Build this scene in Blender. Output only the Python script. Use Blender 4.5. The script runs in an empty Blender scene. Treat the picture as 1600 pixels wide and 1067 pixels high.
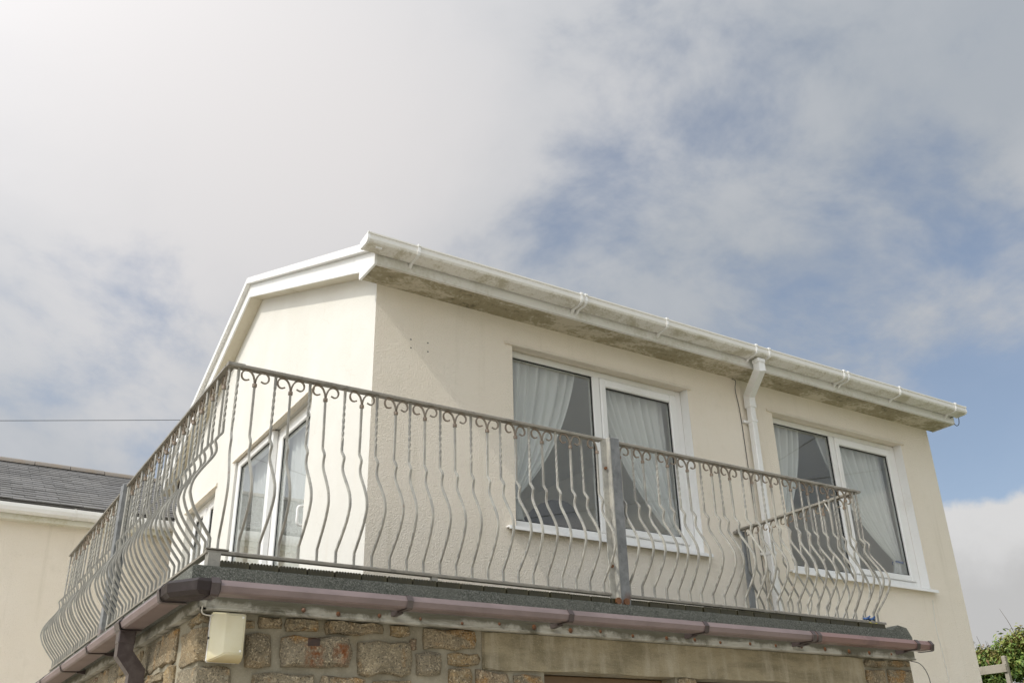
import bpy, bmesh, math, random
from mathutils import Vector, Matrix
random.seed(7)
C = bpy.context.scene.collection
R = math.radians
ZB = 2.66                      # height of the balcony slab above the ground

# ------------------------------------------------------------------ camera
yaw, pitch, roll = -0.5664, 0.4516, -0.0247
cy, sy = math.cos(yaw), math.sin(yaw); cp, sp = math.cos(pitch), math.sin(pitch)
fwd = Vector((-sy*cp, cy*cp, sp)); rt = Vector((cy, sy, 0)); up = rt.cross(fwd)
r2 = rt*math.cos(roll)+up*math.sin(roll); u2 = up*math.cos(roll)-rt*math.sin(roll)
cam = bpy.data.cameras.new('camera'); camo = bpy.data.objects.new('camera', cam); C.objects.link(camo)
cam.sensor_width = 36; cam.lens = 36*1491.9/1600; cam.clip_end = 3000; cam.clip_start = 0.05
m = Matrix((r2, u2, -fwd)).transposed().to_4x4(); m.translation = Vector((-2.5768, -5.9873, ZB-1.0598))
camo.matrix_world = m
bpy.context.scene.camera = camo
vs = bpy.context.scene.view_settings
vs.view_transform = 'Standard'; vs.look = 'None'; vs.gamma = 1; vs.use_curve_mapping = False
vs.exposure = 0.0

# ------------------------------------------------------------------ node helper
class NT:
    def __init__(s, tree): s.t = tree; s.n = tree.nodes; s.l = tree.links
    def new(s, typ, **kw):
        n = s.n.new(typ)
        for k, v in kw.items():
            if k == 'ins':
                for kk, vv in v.items(): s.set(n, kk, vv)
            else: setattr(n, k, v)
        return n
    def set(s, n, k, v):
        i = n.inputs[k]
        if isinstance(v, bpy.types.NodeSocket): s.l.new(v, i)
        else:
            if isinstance(v, (tuple, list)) and len(v) == 3 and i.type == 'RGBA': v = (*v, 1)
            i.default_value = v
    def math(s, op, a, b=None, c=None, clamp=False):
        n = s.new('ShaderNodeMath', operation=op, use_clamp=clamp); s.set(n, 0, a)
        if b is not None: s.set(n, 1, b)
        if c is not None: s.set(n, 2, c)
        return n.outputs[0]
    def vmath(s, op, a, b=None, out=0):
        n = s.new('ShaderNodeVectorMath', operation=op); s.set(n, 0, a)
        if b is not None: s.set(n, 1, b)
        return n.outputs[out]
    def noise(s, vec, scale, detail=4, rough=.5, dist=0, out='Fac'):
        n = s.new('ShaderNodeTexNoise', ins={'Scale': scale, 'Detail': detail, 'Roughness': rough, 'Distortion': dist})
        if vec is not None: s.l.new(vec, n.inputs['Vector'])
        return n.outputs[out]
    def vor(s, vec, scale, out='Distance', feature='F1'):
        n = s.new('ShaderNodeTexVoronoi', feature=feature, ins={'Scale': scale})
        s.l.new(vec, n.inputs['Vector']); return n.outputs[out]
    def ramp(s, fac, stops, interp='LINEAR'):
        n = s.new('ShaderNodeValToRGB'); n.color_ramp.interpolation = interp
        e = n.color_ramp.elements
        while len(e) < len(stops): e.new(.5)
        for x, (p, c) in zip(e, stops):
            x.position = p; x.color = (c, c, c, 1) if isinstance(c, (int, float)) else (*c, 1)
        s.set(n, 'Fac', fac); return n.outputs[0]
    def mix(s, f, a, b, blend='MIX'):
        n = s.new('ShaderNodeMix', data_type='RGBA', blend_type=blend)
        s.set(n, 0, f); s.set(n, 6, a); s.set(n, 7, b); return n.outputs[2]
    def maprange(s, v, a, b, c=0., d=1., smooth=True):
        n = s.new('ShaderNodeMapRange', interpolation_type='SMOOTHSTEP' if smooth else 'LINEAR')
        for i, x in enumerate((v, a, b, c, d)): s.set(n, i, x)
        return n.outputs[0]
    def bump(s, h, strength=.5, dist=.01, normal=None):
        n = s.new('ShaderNodeBump', ins={'Strength': strength, 'Distance': dist, 'Height': h})
        if normal is not None: s.l.new(normal, n.inputs['Normal'])
        return n.outputs[0]
    def scale(s, vec, sc):
        n = s.new('ShaderNodeMapping'); s.l.new(vec, n.inputs[0]); n.inputs['Scale'].default_value = sc
        return n.outputs[0]

# ------------------------------------------------------------------ sky and sun
SUN = Vector((-1, -.125, 1)).normalized()
w = bpy.data.worlds.new('World'); bpy.context.scene.world = w; w.use_nodes = True
nt = NT(w.node_tree); nt.n.clear()
sky = nt.new('ShaderNodeTexSky', sky_type='NISHITA', sun_disc=False)
sky.sun_elevation = math.asin(SUN.z); sky.sun_rotation = math.atan2(SUN.x, SUN.y) % (2*math.pi)
sky.air_density = 1.0; sky.dust_density = 1.6; sky.ozone_density = 0.5
d = nt.vmath('NORMALIZE', nt.new('ShaderNodeTexCoord').outputs['Generated'])
sep = nt.new('ShaderNodeSeparateXYZ'); nt.l.new(d, sep.inputs[0]); dz = sep.outputs[2]
den = nt.math('ADD', nt.math('MAXIMUM', dz, 0.0), .75)
cmb = nt.new('ShaderNodeCombineXYZ', ins={0: den, 1: den, 2: den})
pv = nt.vmath('DIVIDE', d, cmb.outputs[0])
pw = nt.vmath('ADD', pv, nt.vmath('SCALE', nt.noise(pv, 2.2, 2, out='Color'), None))
pw.node.inputs[1].links[0].from_node.inputs['Scale'].default_value = .16
n1 = nt.noise(pw, 3.0, 4, .52)
n2 = nt.noise(pw, 8.5, 6, .58, .15)
n3 = nt.noise(pw, 2.4, 3, .5)
def blob(x, y, z, k, amp):
    dd = nt.vmath('DOT_PRODUCT', d, tuple(Vector((x, y, z)).normalized()), out=1)
    e = nt.math('EXPONENT', nt.math('MULTIPLY', nt.math('SUBTRACT', dd, 1.0), k))
    return nt.math('MULTIPLY', e, amp)
def total(items):
    acc = None
    for it in items:
        b = blob(*it); acc = b if acc is None else nt.math('ADD', acc, b)
    return acc
clear = total([(.517,.609,.601,420,.17),(.601,.52,.606,500,.15),(.526,.636,.565,420,.15),(.804,.409,.432,160,.10),
               (.787,.464,.406,160,.08),(.828,.46,.321,90,.24),(.70,.561,.442,220,.15),(.112,.876,.469,170,.22),(.15,.90,.40,120,.08),
               (.60,.56,.56,45,.11),(.836,.481,.266,100,.20),(.2,.907,.33,110,.06),(.95,.2,.35,25,.15),(.05,.95,.28,120,.05)])
thick = total([(.007,.78,.626,14,.22),(.332,.732,.595,45,.20),(.669,.417,.615,40,.10),(.807,.44,.394,600,.16),(.735,.555,.41,260,.12),(.80,.30,.52,60,.14)])
cov = nt.math('ADD', nt.math('MULTIPLY', nt.math('SUBTRACT', n1, .5), .75), nt.math('MULTIPLY', nt.math('SUBTRACT', n2, .5), 1.45))
cov = nt.math('ADD', nt.math('SUBTRACT', nt.math('ADD', cov, thick), clear), .16)
mask = nt.maprange(cov, -.30, .20, .31, 1)
# low cumulus bank all round the horizon
bn = nt.noise(d, 7.0, 6, .55)
edge = nt.math('ADD', dz, nt.math('MULTIPLY', nt.math('SUBTRACT', bn, .5), -.10))
bank = nt.math('MULTIPLY', nt.maprange(edge, .262, .252), .95)
glow = nt.math('POWER', nt.math('MULTIPLY', nt.math('ADD', nt.vmath('DOT_PRODUCT', d, tuple(SUN), out=1), 1.0), 0.5), 7.0)
wht = total([(.007,.78,.70,16,.62),(.332,.732,.595,45,.38),(.2,.907,.371,50,.12)])
wf = nt.math('ADD', nt.math('MULTIPLY', nt.math('SUBTRACT', nt.math('ADD', nt.math('MULTIPLY', n3, .6), nt.math('MULTIPLY', n2, .4)), .5), 3.0), nt.math('ADD', wht, .28), clamp=True)
K = 1/.15
ccol = nt.mix(wf, (.45*K, .487*K, .535*K), (.68*K, .682*K, .70*K))
ccol = nt.mix(nt.maprange(wht, .25, .8), ccol, (.79*K, .765*K, .762*K))
bcol = nt.mix(nt.maprange(nt.math('ADD', nt.math('MULTIPLY', nt.math('SUBTRACT', .245, edge), -9), nt.math('ADD', nt.math('MULTIPLY', nt.noise(d, 9, 4), .5), nt.math('MULTIPLY', nt.noise(d, 22, 6, .6), .6))), -.15, .55), (.60*K, .59*K, .58*K), (.78*K, .77*K, .76*K))
skyc = sky.outputs[0]
col = nt.mix(bank, nt.mix(mask, skyc, ccol), bcol)
gl_ = nt.math('ADD', .90, nt.math('MULTIPLY', glow, 4.0))
col = nt.vmath('SCALE', col, None); col.node.inputs[0].default_value = (0, 0, 0)
nt.l.new(nt.mix(bank, nt.mix(mask, skyc, ccol), bcol), col.node.inputs[0]); nt.l.new(gl_, col.node.inputs['Scale'])
bg = nt.new('ShaderNodeBackground', ins={'Color': col, 'Strength': .15})
nt.l.new(bg.outputs[0], nt.new('ShaderNodeOutputWorld').inputs[0])
sl = bpy.data.lights.new('sun', 'SUN'); sl.energy = 2.05; sl.angle = R(.6); sl.color = (1, .95, .86)
so = bpy.data.objects.new('sun', sl); C.objects.link(so); so.rotation_euler = SUN.to_track_quat('Z', 'Y').to_euler(); so.location = (-20, -5, 25)

# ------------------------------------------------------------------ materials
def mat(name, col=None, rough=.6, fn=None, metal=0., spec=.5):
    m = bpy.data.materials.new(name); m.use_nodes = True; t = NT(m.node_tree)
    b = t.n['Principled BSDF']; b.inputs['Roughness'].default_value = rough; b.inputs['Metallic'].default_value = metal
    b.inputs['Specular IOR Level'].default_value = spec
    if col: b.inputs['Base Color'].default_value = (*col, 1)
    if fn:
        oc = t.new('ShaderNodeTexCoord').outputs['Object']
        fn(t, b, oc)
    return m
def geo_pos(t): return t.new('ShaderNodeNewGeometry').outputs['Position']
def sepxyz(t, v):
    s_ = t.new('ShaderNodeSeparateXYZ'); t.l.new(v, s_.inputs[0]); return s_.outputs
def orand(t): return t.new('ShaderNodeObjectInfo').outputs['Random']

def f_render(t, b, oc):
    big = t.noise(oc, .9, 4, .6); mid = t.noise(oc, 7, 4, .6)
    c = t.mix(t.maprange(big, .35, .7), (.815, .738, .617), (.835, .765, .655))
    c = t.mix(t.math('MULTIPLY', t.maprange(mid, .55, .8), .25), c, (.66, .60, .48))
    streak = t.noise(t.scale(oc, (9, 9, .5)), 1, 5, .6)
    c = t.mix(t.math('MULTIPLY', t.maprange(streak, .54, .8), .38), c, (.58, .52, .40))
    t.set(b, 'Base Color', c)
    g = t.noise(oc, 90, 3, .6); lump = t.noise(oc, 42, 3, .5)
    h = t.math('ADD', t.maprange(g, .42, .72), t.math('MULTIPLY', lump, .6))
    t.set(b, 'Normal', t.bump(t.math('ADD', h, t.math('MULTIPLY', t.noise(oc, 3, 2), 2.0)), .65, .006))
def f_render_smooth(t, b, oc):
    big = t.noise(oc, 1.3, 4, .6)
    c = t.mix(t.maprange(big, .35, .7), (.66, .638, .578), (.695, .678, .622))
    streak = t.noise(t.scale(oc, (7, 7, .6)), 1, 5, .6)
    c = t.mix(t.math('MULTIPLY', t.maprange(streak, .58, .8), .25), c, (.62, .56, .45))
    cr = t.vor(t.vmath('ADD', oc, t.vmath('SCALE', t.noise(oc, 2, 3, out='Color'), None)), 1.1, feature='DISTANCE_TO_EDGE')
    c = t.mix(t.math('MULTIPLY', t.maprange(cr, .008, .0), .16), c, (.5, .45, .36))
    t.set(b, 'Base Color', c)
    h = t.math('ADD', t.noise(oc, 55, 3, .6), t.math('MULTIPLY', t.noise(oc, 4, 3), 2))
    t.set(b, 'Normal', t.bump(h, .35, .006))
M_render = mat('cream_render', rough=.9, fn=f_render, spec=.2)
M_rsm = mat('cream_render_smooth', rough=.9, fn=f_render_smooth, spec=.2)
def dirty(base, dirt, amt, sc=3.0, grain=40, streakz=False):
    def f(t, b, oc):
        v = oc
        n = t.noise(v, sc, 6, .65, .4); g = t.noise(v, grain, 3, .6)
        k = t.math('ADD', n, t.math('MULTIPLY', t.math('SUBTRACT', g, .5), .35))
        f_ = t.math('MULTIPLY', t.maprange(k, .46, .72), amt)
        t.set(b, 'Base Color', t.mix(f_, base, dirt))
        t.set(b, 'Roughness', t.math('ADD', t.math('MULTIPLY', f_, .4), .35))
        t.set(b, 'Normal', t.bump(t.noise(v, 6, 3), .12, .01))
    return f
M_upvc = mat('white_upvc', fn=dirty((.80, .795, .77), (.55, .52, .44), .22, 2.2))
M_vsof = mat('cream_verge_soffit', rough=.8, fn=dirty((.60, .55, .43), (.45, .40, .28), .5, 3))
M_fascia = mat('white_fascia_board', fn=dirty((.76, .755, .725), (.44, .41, .31), .5, 2.0))
def f_gutter(t, b, oc):
    nz = t.new('ShaderNodeNewGeometry').outputs['Normal']; z = sepxyz(t, oc)[2]
    n = t.noise(oc, 4, 6, .7, .5); g = t.noise(oc, 60, 3, .6)
    k = t.math('ADD', n, t.math('MULTIPLY', t.math('SUBTRACT', g, .5), .4))
    low = t.maprange(z, 2.685, 2.664)      # algae clings to the belly of the gutter
    f_ = t.math('MULTIPLY', t.maprange(k, .40, .66), t.math('ADD', .07, t.math('MULTIPLY', low, .7)))
    t.set(b, 'Base Color', t.mix(f_, (.75, .73, .675), (.42, .38, .26))); b.inputs['Roughness'].default_value = .45
M_gut = mat('white_gutter', fn=f_gutter)
def f_soffit(t, b, oc):
    xyz = sepxyz(t, oc)
    n = t.noise(t.scale(oc, (1, 2.2, 1)), 2.6, 7, .68, .6); g = t.noise(oc, 28, 5, .7); bigm = t.noise(oc, .8, 2, .5)
    k = t.math('ADD', n, t.math('MULTIPLY', t.math('SUBTRACT', g, .5), .55))
    k = t.math('ADD', k, t.math('MULTIPLY', t.math('SUBTRACT', bigm, .5), .5))
    c = t.mix(t.maprange(k, .40, .56), (.56, .51, .40), (.33, .29, .19))
    c = t.mix(t.maprange(k, .60, .76), c, (.16, .14, .09))
    pale = t.noise(oc, 9, 5, .65, 1.5)
    c = t.mix(t.math('MULTIPLY', t.maprange(pale, .60, .68), .55), c, (.62, .58, .46))
    t.set(b, 'Base Color', c)
M_sof = mat('mouldy_soffit', rough=.85, fn=f_soffit)
def f_stone(t, b, oc):
    r = orand(t); pos = geo_pos(t)
    off = t.new('ShaderNodeCombineXYZ', ins={0: t.math('MULTIPLY', r, 37.), 1: t.math('MULTIPLY', r, 11.), 2: 0.})
    v = t.vmath('ADD', pos, off.outputs[0])
    base = t.ramp(r, [(0, (.32, .24, .14)), (.2, (.275, .225, .145)), (.4, (.37, .26, .125)), (.6, (.27, .235, .17)), (.8, (.35, .29, .185)), (1, (.225, .15, .10))])
    n = t.noise(v, 9, 5, .65, .4)
    c = t.mix(t.maprange(n, .35, .7), base, (.20, .17, .115))
    ir = t.noise(v, 5, 4, .6, .8)
    c = t.mix(t.math('MULTIPLY', t.maprange(ir, .54, .70), .75), c, (.36, .20, .065))
    sp1 = t.noise(v, 95, 2, .6); sp2 = t.noise(t.vmath('ADD', v, (5., 3., 1.)), 120, 2, .6)
    c = t.mix(t.math('MULTIPLY', t.maprange(sp1, .55, .64), .8), c, (.50, .42, .29))
    c = t.mix(t.math('MULTIPLY', t.maprange(sp2, .57, .66), .8), c, (.06, .05, .04))
    li = t.noise(v, 14, 4, .7)
    c = t.mix(t.math('MULTIPLY', t.maprange(li, .62, .72), .5), c, (.38, .38, .31))
    t.set(b, 'Base Color', c)
    h = t.math('ADD', t.math('MULTIPLY', t.noise(v, 22, 5, .7), 1.5), t.math('MULTIPLY', sp1, .45))
    t.set(b, 'Normal', t.bump(h, 1.0, .02))
M_stone = mat('granite_stone', rough=.92, fn=f_stone, spec=.25)
def f_stone_rust(t, b, oc):
    pos = geo_pos(t)
    f_stone(t, b, oc)
    c = b.inputs['Base Color'].links[0].from_socket
    x, y, z = sepxyz(t, oc)
    def streak(cx, wd, top, ln):
        dx = t.math('DIVIDE', t.math('ABSOLUTE', t.math('SUBTRACT', t.math('ADD', x, t.math('MULTIPLY', t.math('SUBTRACT', t.noise(t.scale(oc, (1, 1, .35)), 38, 4, .65), .5), .11)), cx)), wd)
        return t.math('MULTIPLY', t.maprange(dx, 1.25, .1), t.math('MULTIPLY', t.maprange(z, top+.012, top-.01), t.maprange(z, top-ln, top-ln*.3)))
    s1 = streak(-.825, .06, -.335, .15); s2 = streak(-.68, .05, -.325, .14)
    s = t.math('MULTIPLY', t.math('MAXIMUM', s1, s2), t.maprange(t.noise(oc, 34, 5, .75), .34, .62))
    t.set(b, 'Base Color', t.mix(t.math('MULTIPLY', s, .95), c, (.21, .068, .02)))
M_stone_rust = mat('rust_streaked_stone', rough=.92, fn=f_stone_rust, spec=.25)
def f_mortar(t, b, oc):
    v = geo_pos(t)
    n = t.noise(v, 7, 5, .65); sp = t.noise(v, 110, 2, .6)
    c = t.mix(t.maprange(n, .35, .7), (.33, .30, .225), (.25, .225, .165))
    c = t.mix(t.math('MULTIPLY', t.maprange(sp, .58, .68), .4), c, (.4, .37, .3))
    c = t.mix(t.math('MULTIPLY', t.maprange(t.noise(v, 3, 4, .7), .55, .7), .35), c, (.27, .20, .09))
    t.set(b, 'Base Color', c)
    t.set(b, 'Normal', t.bump(t.math('ADD', t.noise(v, 30, 5, .65), t.math('MULTIPLY', sp, .3)), .8, .01))
M_mortar = mat('lime_mortar', rough=.95, fn=f_mortar, spec=.2)
def f_lintel(t, b, oc):
    n = t.noise(t.scale(oc, (1.2, 1, 5)), 2.0, 6, .65, .4); st = t.noise(t.scale(oc, (8, 8, 1.5)), 1.5, 5, .6); sp = t.noise(oc, 100, 2, .6)
    c = t.mix(t.maprange(n, .35, .68), (.34, .29, .19), (.205, .175, .11))
    c = t.mix(t.math('MULTIPLY', t.maprange(st, .45, .7), .6), c, (.45, .40, .30))
    c = t.mix(t.math('MULTIPLY', t.maprange(sp, .6, .7), .5), c, (.45, .41, .32))
    t.set(b, 'Base Color', c)
    t.set(b, 'Normal', t.bump(t.math('ADD', t.noise(oc, 11, 7, .72), t.math('MULTIPLY', sp, .25)), .9, .02))
M_lintel = mat('weathered_concrete_lintel', rough=.95, fn=f_lintel, spec=.2)
def f_slab(t, b, oc):
    v1 = t.vor(oc, 210, out='Color'); v = sepxyz(t, v1)[0]
    n = t.noise(oc, 6, 5, .65); fine = t.noise(oc, 240, 2, .6); patch = t.noise(oc, 1.6, 4, .6)
    c = t.ramp(v, [(0, (.075, .078, .066)), (.4, (.125, .13, .112)), (.75, (.175, .18, .155)), (1, (.27, .27, .24))])
    c = t.mix(t.math('MULTIPLY', t.maprange(n, .4, .7), .6), c, (.16, .163, .14))
    c = t.mix(t.math('MULTIPLY', t.maprange(fine, .55, .7), .25), c, (.30, .30, .265))
    c = t.mix(t.math('MULTIPLY', t.maprange(patch, .5, .75), .45), c, (.085, .088, .07))
    t.set(b, 'Base Color', c)
    t.set(b, 'Normal', t.bump(t.math('ADD', v, t.math('MULTIPLY', fine, .8)), .7, .006))
M_slab = mat('mossy_aggregate_concrete', rough=.95, fn=f_slab, spec=.2)
def f_oldfascia(t, b, oc):
    x, y, z = sepxyz(t, oc)
    g = t.noise(t.scale(oc, (1.0, 1.0, 9)), 6, 6, .7, .4); n = t.noise(oc, 3.2, 6, .7, .5)
    up_ = t.maprange(z, -.195, -.14)
    c = t.mix(t.maprange(g, .4, .66), (.42, .405, .345), (.31, .29, .235))
    k = t.math('ADD', n, t.math('MULTIPLY', up_, .26))
    c = t.mix(t.math('MULTIPLY', t.maprange(k, .46, .66), .9), c, (.085, .077, .045))
    cr = t.noise(t.scale(oc, (1.5, 1.5, 40)), 3, 4, .7)
    c = t.mix(t.math('MULTIPLY', t.maprange(cr, .64, .70), .8), c, (.05, .042, .03))
    ru = t.noise(oc, 9, 5, .7, .3)
    c = t.mix(t.math('MULTIPLY', t.maprange(ru, .66, .75), .6), c, (.22, .10, .04))
    t.set(b, 'Base Color', c)
    t.set(b, 'Normal', t.bump(t.math('SUBTRACT', g, t.math('MULTIPLY', t.maprange(cr, .62, .7), .8)), .5, .008))
M_oldfascia = mat('peeling_painted_timber', rough=.85, fn=f_oldfascia)
M_rust = mat('rust', rough=.95, fn=dirty((.165, .068, .025), (.06, .028, .016), .8, 20))
def f_mauve(t, b, oc):
    n = t.noise(t.scale(oc, (1.5, 1.5, 4)), 2.5, 5, .6); s = t.noise(t.scale(oc, (14, 14, 3)), 2, 4, .6)
    c = t.mix(t.maprange(n, .35, .7), (.215, .165, .158), (.165, .126, .12))
    c = t.mix(t.math('MULTIPLY', t.maprange(s, .64, .72), .35), c, (.15, .10, .10))
    t.set(b, 'Base Color', c)
M_stub = mat('rusted_iron', rough=.95, fn=dirty((.045, .026, .018), (.09, .04, .02), .7, 30))
M_mauve = mat('faded_brown_gutter_plastic', rough=.5, fn=f_mauve)
M_brown = mat('dark_brown_plastic', rough=.45, fn=dirty((.062, .047, .045), (.12, .10, .09), .6, 5))
M_brownred = mat('newer_brown_plastic', rough=.42, fn=dirty((.20, .125, .112), (.13, .085, .08), .6, 4))
def f_steel(t, b, oc):
    r = orand(t); v = geo_pos(t)
    n = t.noise(v, 11, 5, .65); g = t.noise(v, 60, 3, .6)
    c = t.mix(t.maprange(n, .35, .68), (.40, .385, .335), (.265, .26, .235))
    c = t.mix(t.math('MULTIPLY', t.maprange(g, .58, .70), .5), c, (.17, .155, .125))
    ru = t.noise(v, 7, 5, .7, .4)
    c = t.mix(t.math('MULTIPLY', t.maprange(ru, .67, .76), .8), c, (.19, .09, .04))
    c = t.mix(t.math('MULTIPLY', r, .45), c, (.20, .185, .155))
    t.set(b, 'Base Color', c)
    t.set(b, 'Normal', t.bump(g, .3, .002))
M_steel = mat('weathered_cream_painted_steel', rough=.6, fn=f_steel)
M_rail = mat('weathered_grey_rail_steel', rough=.55, fn=dirty((.25, .23, .19), (.135, .122, .10), .85, 9, 70))
M_scroll = mat('rusty_scroll_steel', rough=.7, fn=dirty((.22, .185, .14), (.17, .085, .04), .8, 14, 60))
def f_galv(t, b, oc):
    v = t.vor(t.scale(oc, (1, 1, .6)), 60, out='Color'); k = sepxyz(t, v)[0]; n = t.noise(oc, 9, 5, .65); x, y, z = sepxyz(t, oc)
    c = t.mix(t.maprange(n, .3, .7), (.235, .24, .24), (.13, .135, .135))
    c = t.mix(t.math('MULTIPLY', k, .35), c, (.30, .305, .305))
    foot = t.math('MULTIPLY', t.maprange(z, .12, .02), t.maprange(t.noise(oc, 22, 4, .6), .38, .55))
    c = t.mix(foot, c, (.13, .055, .025))
    t.set(b, 'Base Color', c)
M_galv = mat('galvanised_steel', rough=.55, fn=f_galv, metal=.25)
def f_slate(t, b, oc):
    v = geo_pos(t)
    n = t.noise(v, 8, 4, .6); c2 = sepxyz(t, t.vor(t.scale(v, (4, 1, 6)), 1, out='Color'))[0]
    c = t.mix(n, (.145, .139, .133), (.205, .197, .188))
    c = t.mix(t.math('MULTIPLY', c2, .4), c, (.24, .228, .212))
    t.set(b, 'Base Color', c)
M_slate = mat('grey_slate', rough=.7, fn=f_slate)
M_ridge = mat('lichened_clay_ridge', rough=.9, fn=dirty((.22, .19, .155), (.25, .175, .10), .4, 4))
M_tile = mat('concrete_roof_tile', rough=.9, fn=dirty((.16, .14, .13), (.10, .10, .08), .7, 5))
M_wingtrim = mat('aged_cream_trim', rough=.6, fn=dirty((.66, .64, .54), (.42, .38, .2), .7, 2.5))
M_wing = mat('wing_render', rough=.9, fn=dirty((.76, .70, .58), (.70, .63, .50), .5, 1.2), spec=.2)
def f_glass(t, b, oc):
    out = t.n['Material Output']; t.n.remove(b)
    ge = t.new('ShaderNodeNewGeometry')
    c = t.math('ABSOLUTE', t.vmath('DOT_PRODUCT', ge.outputs['Incoming'], ge.outputs['Normal'], out=1))
    fr = t.math('ADD', .075, t.math('MULTIPLY', t.math('POWER', t.math('SUBTRACT', 1.0, c, clamp=True), 5.0), .93))
    gl = t.new('ShaderNodeBsdfGlossy', ins={'Roughness': .0, 'Color': (.97, .98, .98, 1)})
    tr = t.new('ShaderNodeBsdfTransparent', ins={'Color': (.97, .98, .975, 1)})
    mx = t.new('ShaderNodeMixShader', ins={0: fr}); t.l.new(tr.outputs[0], mx.inputs[1]); t.l.new(gl.outputs[0], mx.inputs[2])
    t.l.new(mx.outputs[0], out.inputs[0])
M_glass = mat('window_glass', fn=f_glass)
def f_curtain(t, b, oc):
    out = t.n['Material Output']; t.n.remove(b)
    wv = t.noise(t.scale(oc, (30, 30, 4)), 2, 3)
    df = t.new('ShaderNodeBsdfDiffuse', ins={'Color': t.mix(wv, (.92, .92, .89), (.88, .88, .85))})
    tl = t.new('ShaderNodeBsdfTranslucent', ins={'Color': (.85, .86, .83, 1)})
    tp = t.new('ShaderNodeBsdfTransparent')
    a = t.new('ShaderNodeMixShader', ins={0: .35}); t.l.new(df.outputs[0], a.inputs[1]); t.l.new(tl.outputs[0], a.inputs[2])
    e = t.new('ShaderNodeMixShader', ins={0: .07}); t.l.new(a.outputs[0], e.inputs[1]); t.l.new(tp.outputs[0], e.inputs[2])
    t.l.new(e.outputs[0], out.inputs[0])
M_curtain = mat('sheer_white_voile', fn=f_curtain)
M_inner = mat('interior_paint', rough=.9, fn=dirty((.80, .775, .70), (.75, .72, .64), .5, 1))
M_carpet = mat('interior_floor', (.22, .18, .14), .95)
M_seal = mat('black_window_gasket', (.02, .02, .02), .6)
M_deck = mat('mossy_deck_board', rough=.95, fn=dirty((.034, .030, .013), (.075, .065, .03), .6, 12, 60))
def f_lamp(t, b, oc):
    n = t.noise(oc, 7, 4, .6); x, y, z = sepxyz(t, oc)
    c = t.mix(t.maprange(n, .3, .7), (.64, .60, .43), (.59, .54, .36))
    c = t.mix(t.math('MULTIPLY', t.maprange(z, -.40, -.45), .6), c, (.42, .29, .09))
    t.set(b, 'Base Color', c); b.inputs['Subsurface Weight'].default_value = .15; b.inputs['Subsurface Radius'].default_value = (.02, .015, .006)
M_lamp = mat('yellowed_plastic', rough=.35, fn=f_lamp)
M_cable_w = mat('white_cable', (.55, .53, .47), .5)
M_cable_k = mat('black_cable', (.025, .025, .025), .5)
M_blue = mat('blue_cord', (.04, .10, .26), .7)
M_yellow = mat('yellow_cord', (.42, .36, .05), .7)
M_timber = mat('silvered_timber', rough=.9, fn=dirty((.36, .32, .255), (.25, .215, .165), .75, 6, 60))
def f_leaf(t, b, oc):
    v = geo_pos(t); at = t.new('ShaderNodeAttribute', attribute_name='tint').outputs['Fac']
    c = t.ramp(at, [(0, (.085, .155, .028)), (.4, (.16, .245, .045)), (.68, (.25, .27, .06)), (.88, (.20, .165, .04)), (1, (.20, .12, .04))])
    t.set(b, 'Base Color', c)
    b.inputs['Transmission Weight'].default_value = 0.0
M_leaf = mat('hedge_leaf', rough=.55, fn=f_leaf)
M_twig = mat('hedge_twig', (.11, .085, .06), .9)
def f_ground(t, b, oc):
    n = t.noise(oc, 1.3, 5, .65); g = t.vor(oc, 40, out='Color')
    c = t.mix(t.maprange(n, .35, .7), (.56, .505, .425), (.46, .415, .345)); c = t.mix(t.math('MULTIPLY', sepxyz(t, g)[0], .4), c, (.62, .565, .48))
    t.set(b, 'Base Color', c); t.set(b, 'Normal', t.bump(t.noise(oc, 30, 4), .5, .02))
M_ground = mat('pale_bounce_gravel', rough=.95, fn=f_ground)  # pale, warm tone chosen so the unseen gravel reflects sunlight onto the walls
def f_grass(t, b, oc):
    n = t.noise(oc, .6, 5, .65); g = t.noise(oc, 30, 4, .7)
    t.set(b, 'Base Color', t.mix(t.math('MULTIPLY', g, n), (.05, .09, .02), (.12, .14, .045)))
    t.set(b, 'Normal', t.bump(g, .8, .05))
M_grass = mat('rough_grass', rough=.95, fn=f_grass)
M_wframe = mat('brown_stained_timber', rough=.7, fn=dirty((.16, .10, .05), (.09, .055, .03), .6, 8))
M_dark = mat('dark_glass', (.02, .02, .02), .1)
M_wire = mat('overhead_cable_black', (.05, .05, .05), .6)
M_chair = mat('chair_fabric', (.09, .085, .08), .9)

# ------------------------------------------------------------------ geometry helpers
def obj(name, bm, material, parent=None, smooth=False, loc=None, label=None, kind=None):
    me = bpy.data.meshes.new(name); bmesh.ops.recalc_face_normals(bm, faces=bm.faces[:])
    if smooth is True:
        for f in bm.faces: f.smooth = True
    bm.to_mesh(me); bm.free(); me.materials.append(material)
    if isinstance(smooth, float): me.shade_smooth() if False else sharp(me, smooth)
    o = bpy.data.objects.new(name, me); C.objects.link(o)
    if parent: o.parent = parent
    if loc: o.location = loc
    if label: o['label'] = label
    if kind: o['kind'] = kind
    return o
def sharp(me, ang):
    me.polygons.foreach_set('use_smooth', [True]*len(me.polygons))
    me.set_sharp_from_angle(angle=R(ang))
def thing(name, label, cat, loc=(0, 0, ZB), rot=(0, 0, 0), group=None):
    o = bpy.data.objects.new(name, None); C.objects.link(o); o.location = loc; o.rotation_euler = rot
    o['label'] = label; o['category'] = cat
    if group: o['group'] = group
    return o
def tag(o, label, cat, group=None):
    o['label'] = label; o['category'] = cat
    if group: o['group'] = group
    return o
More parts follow.
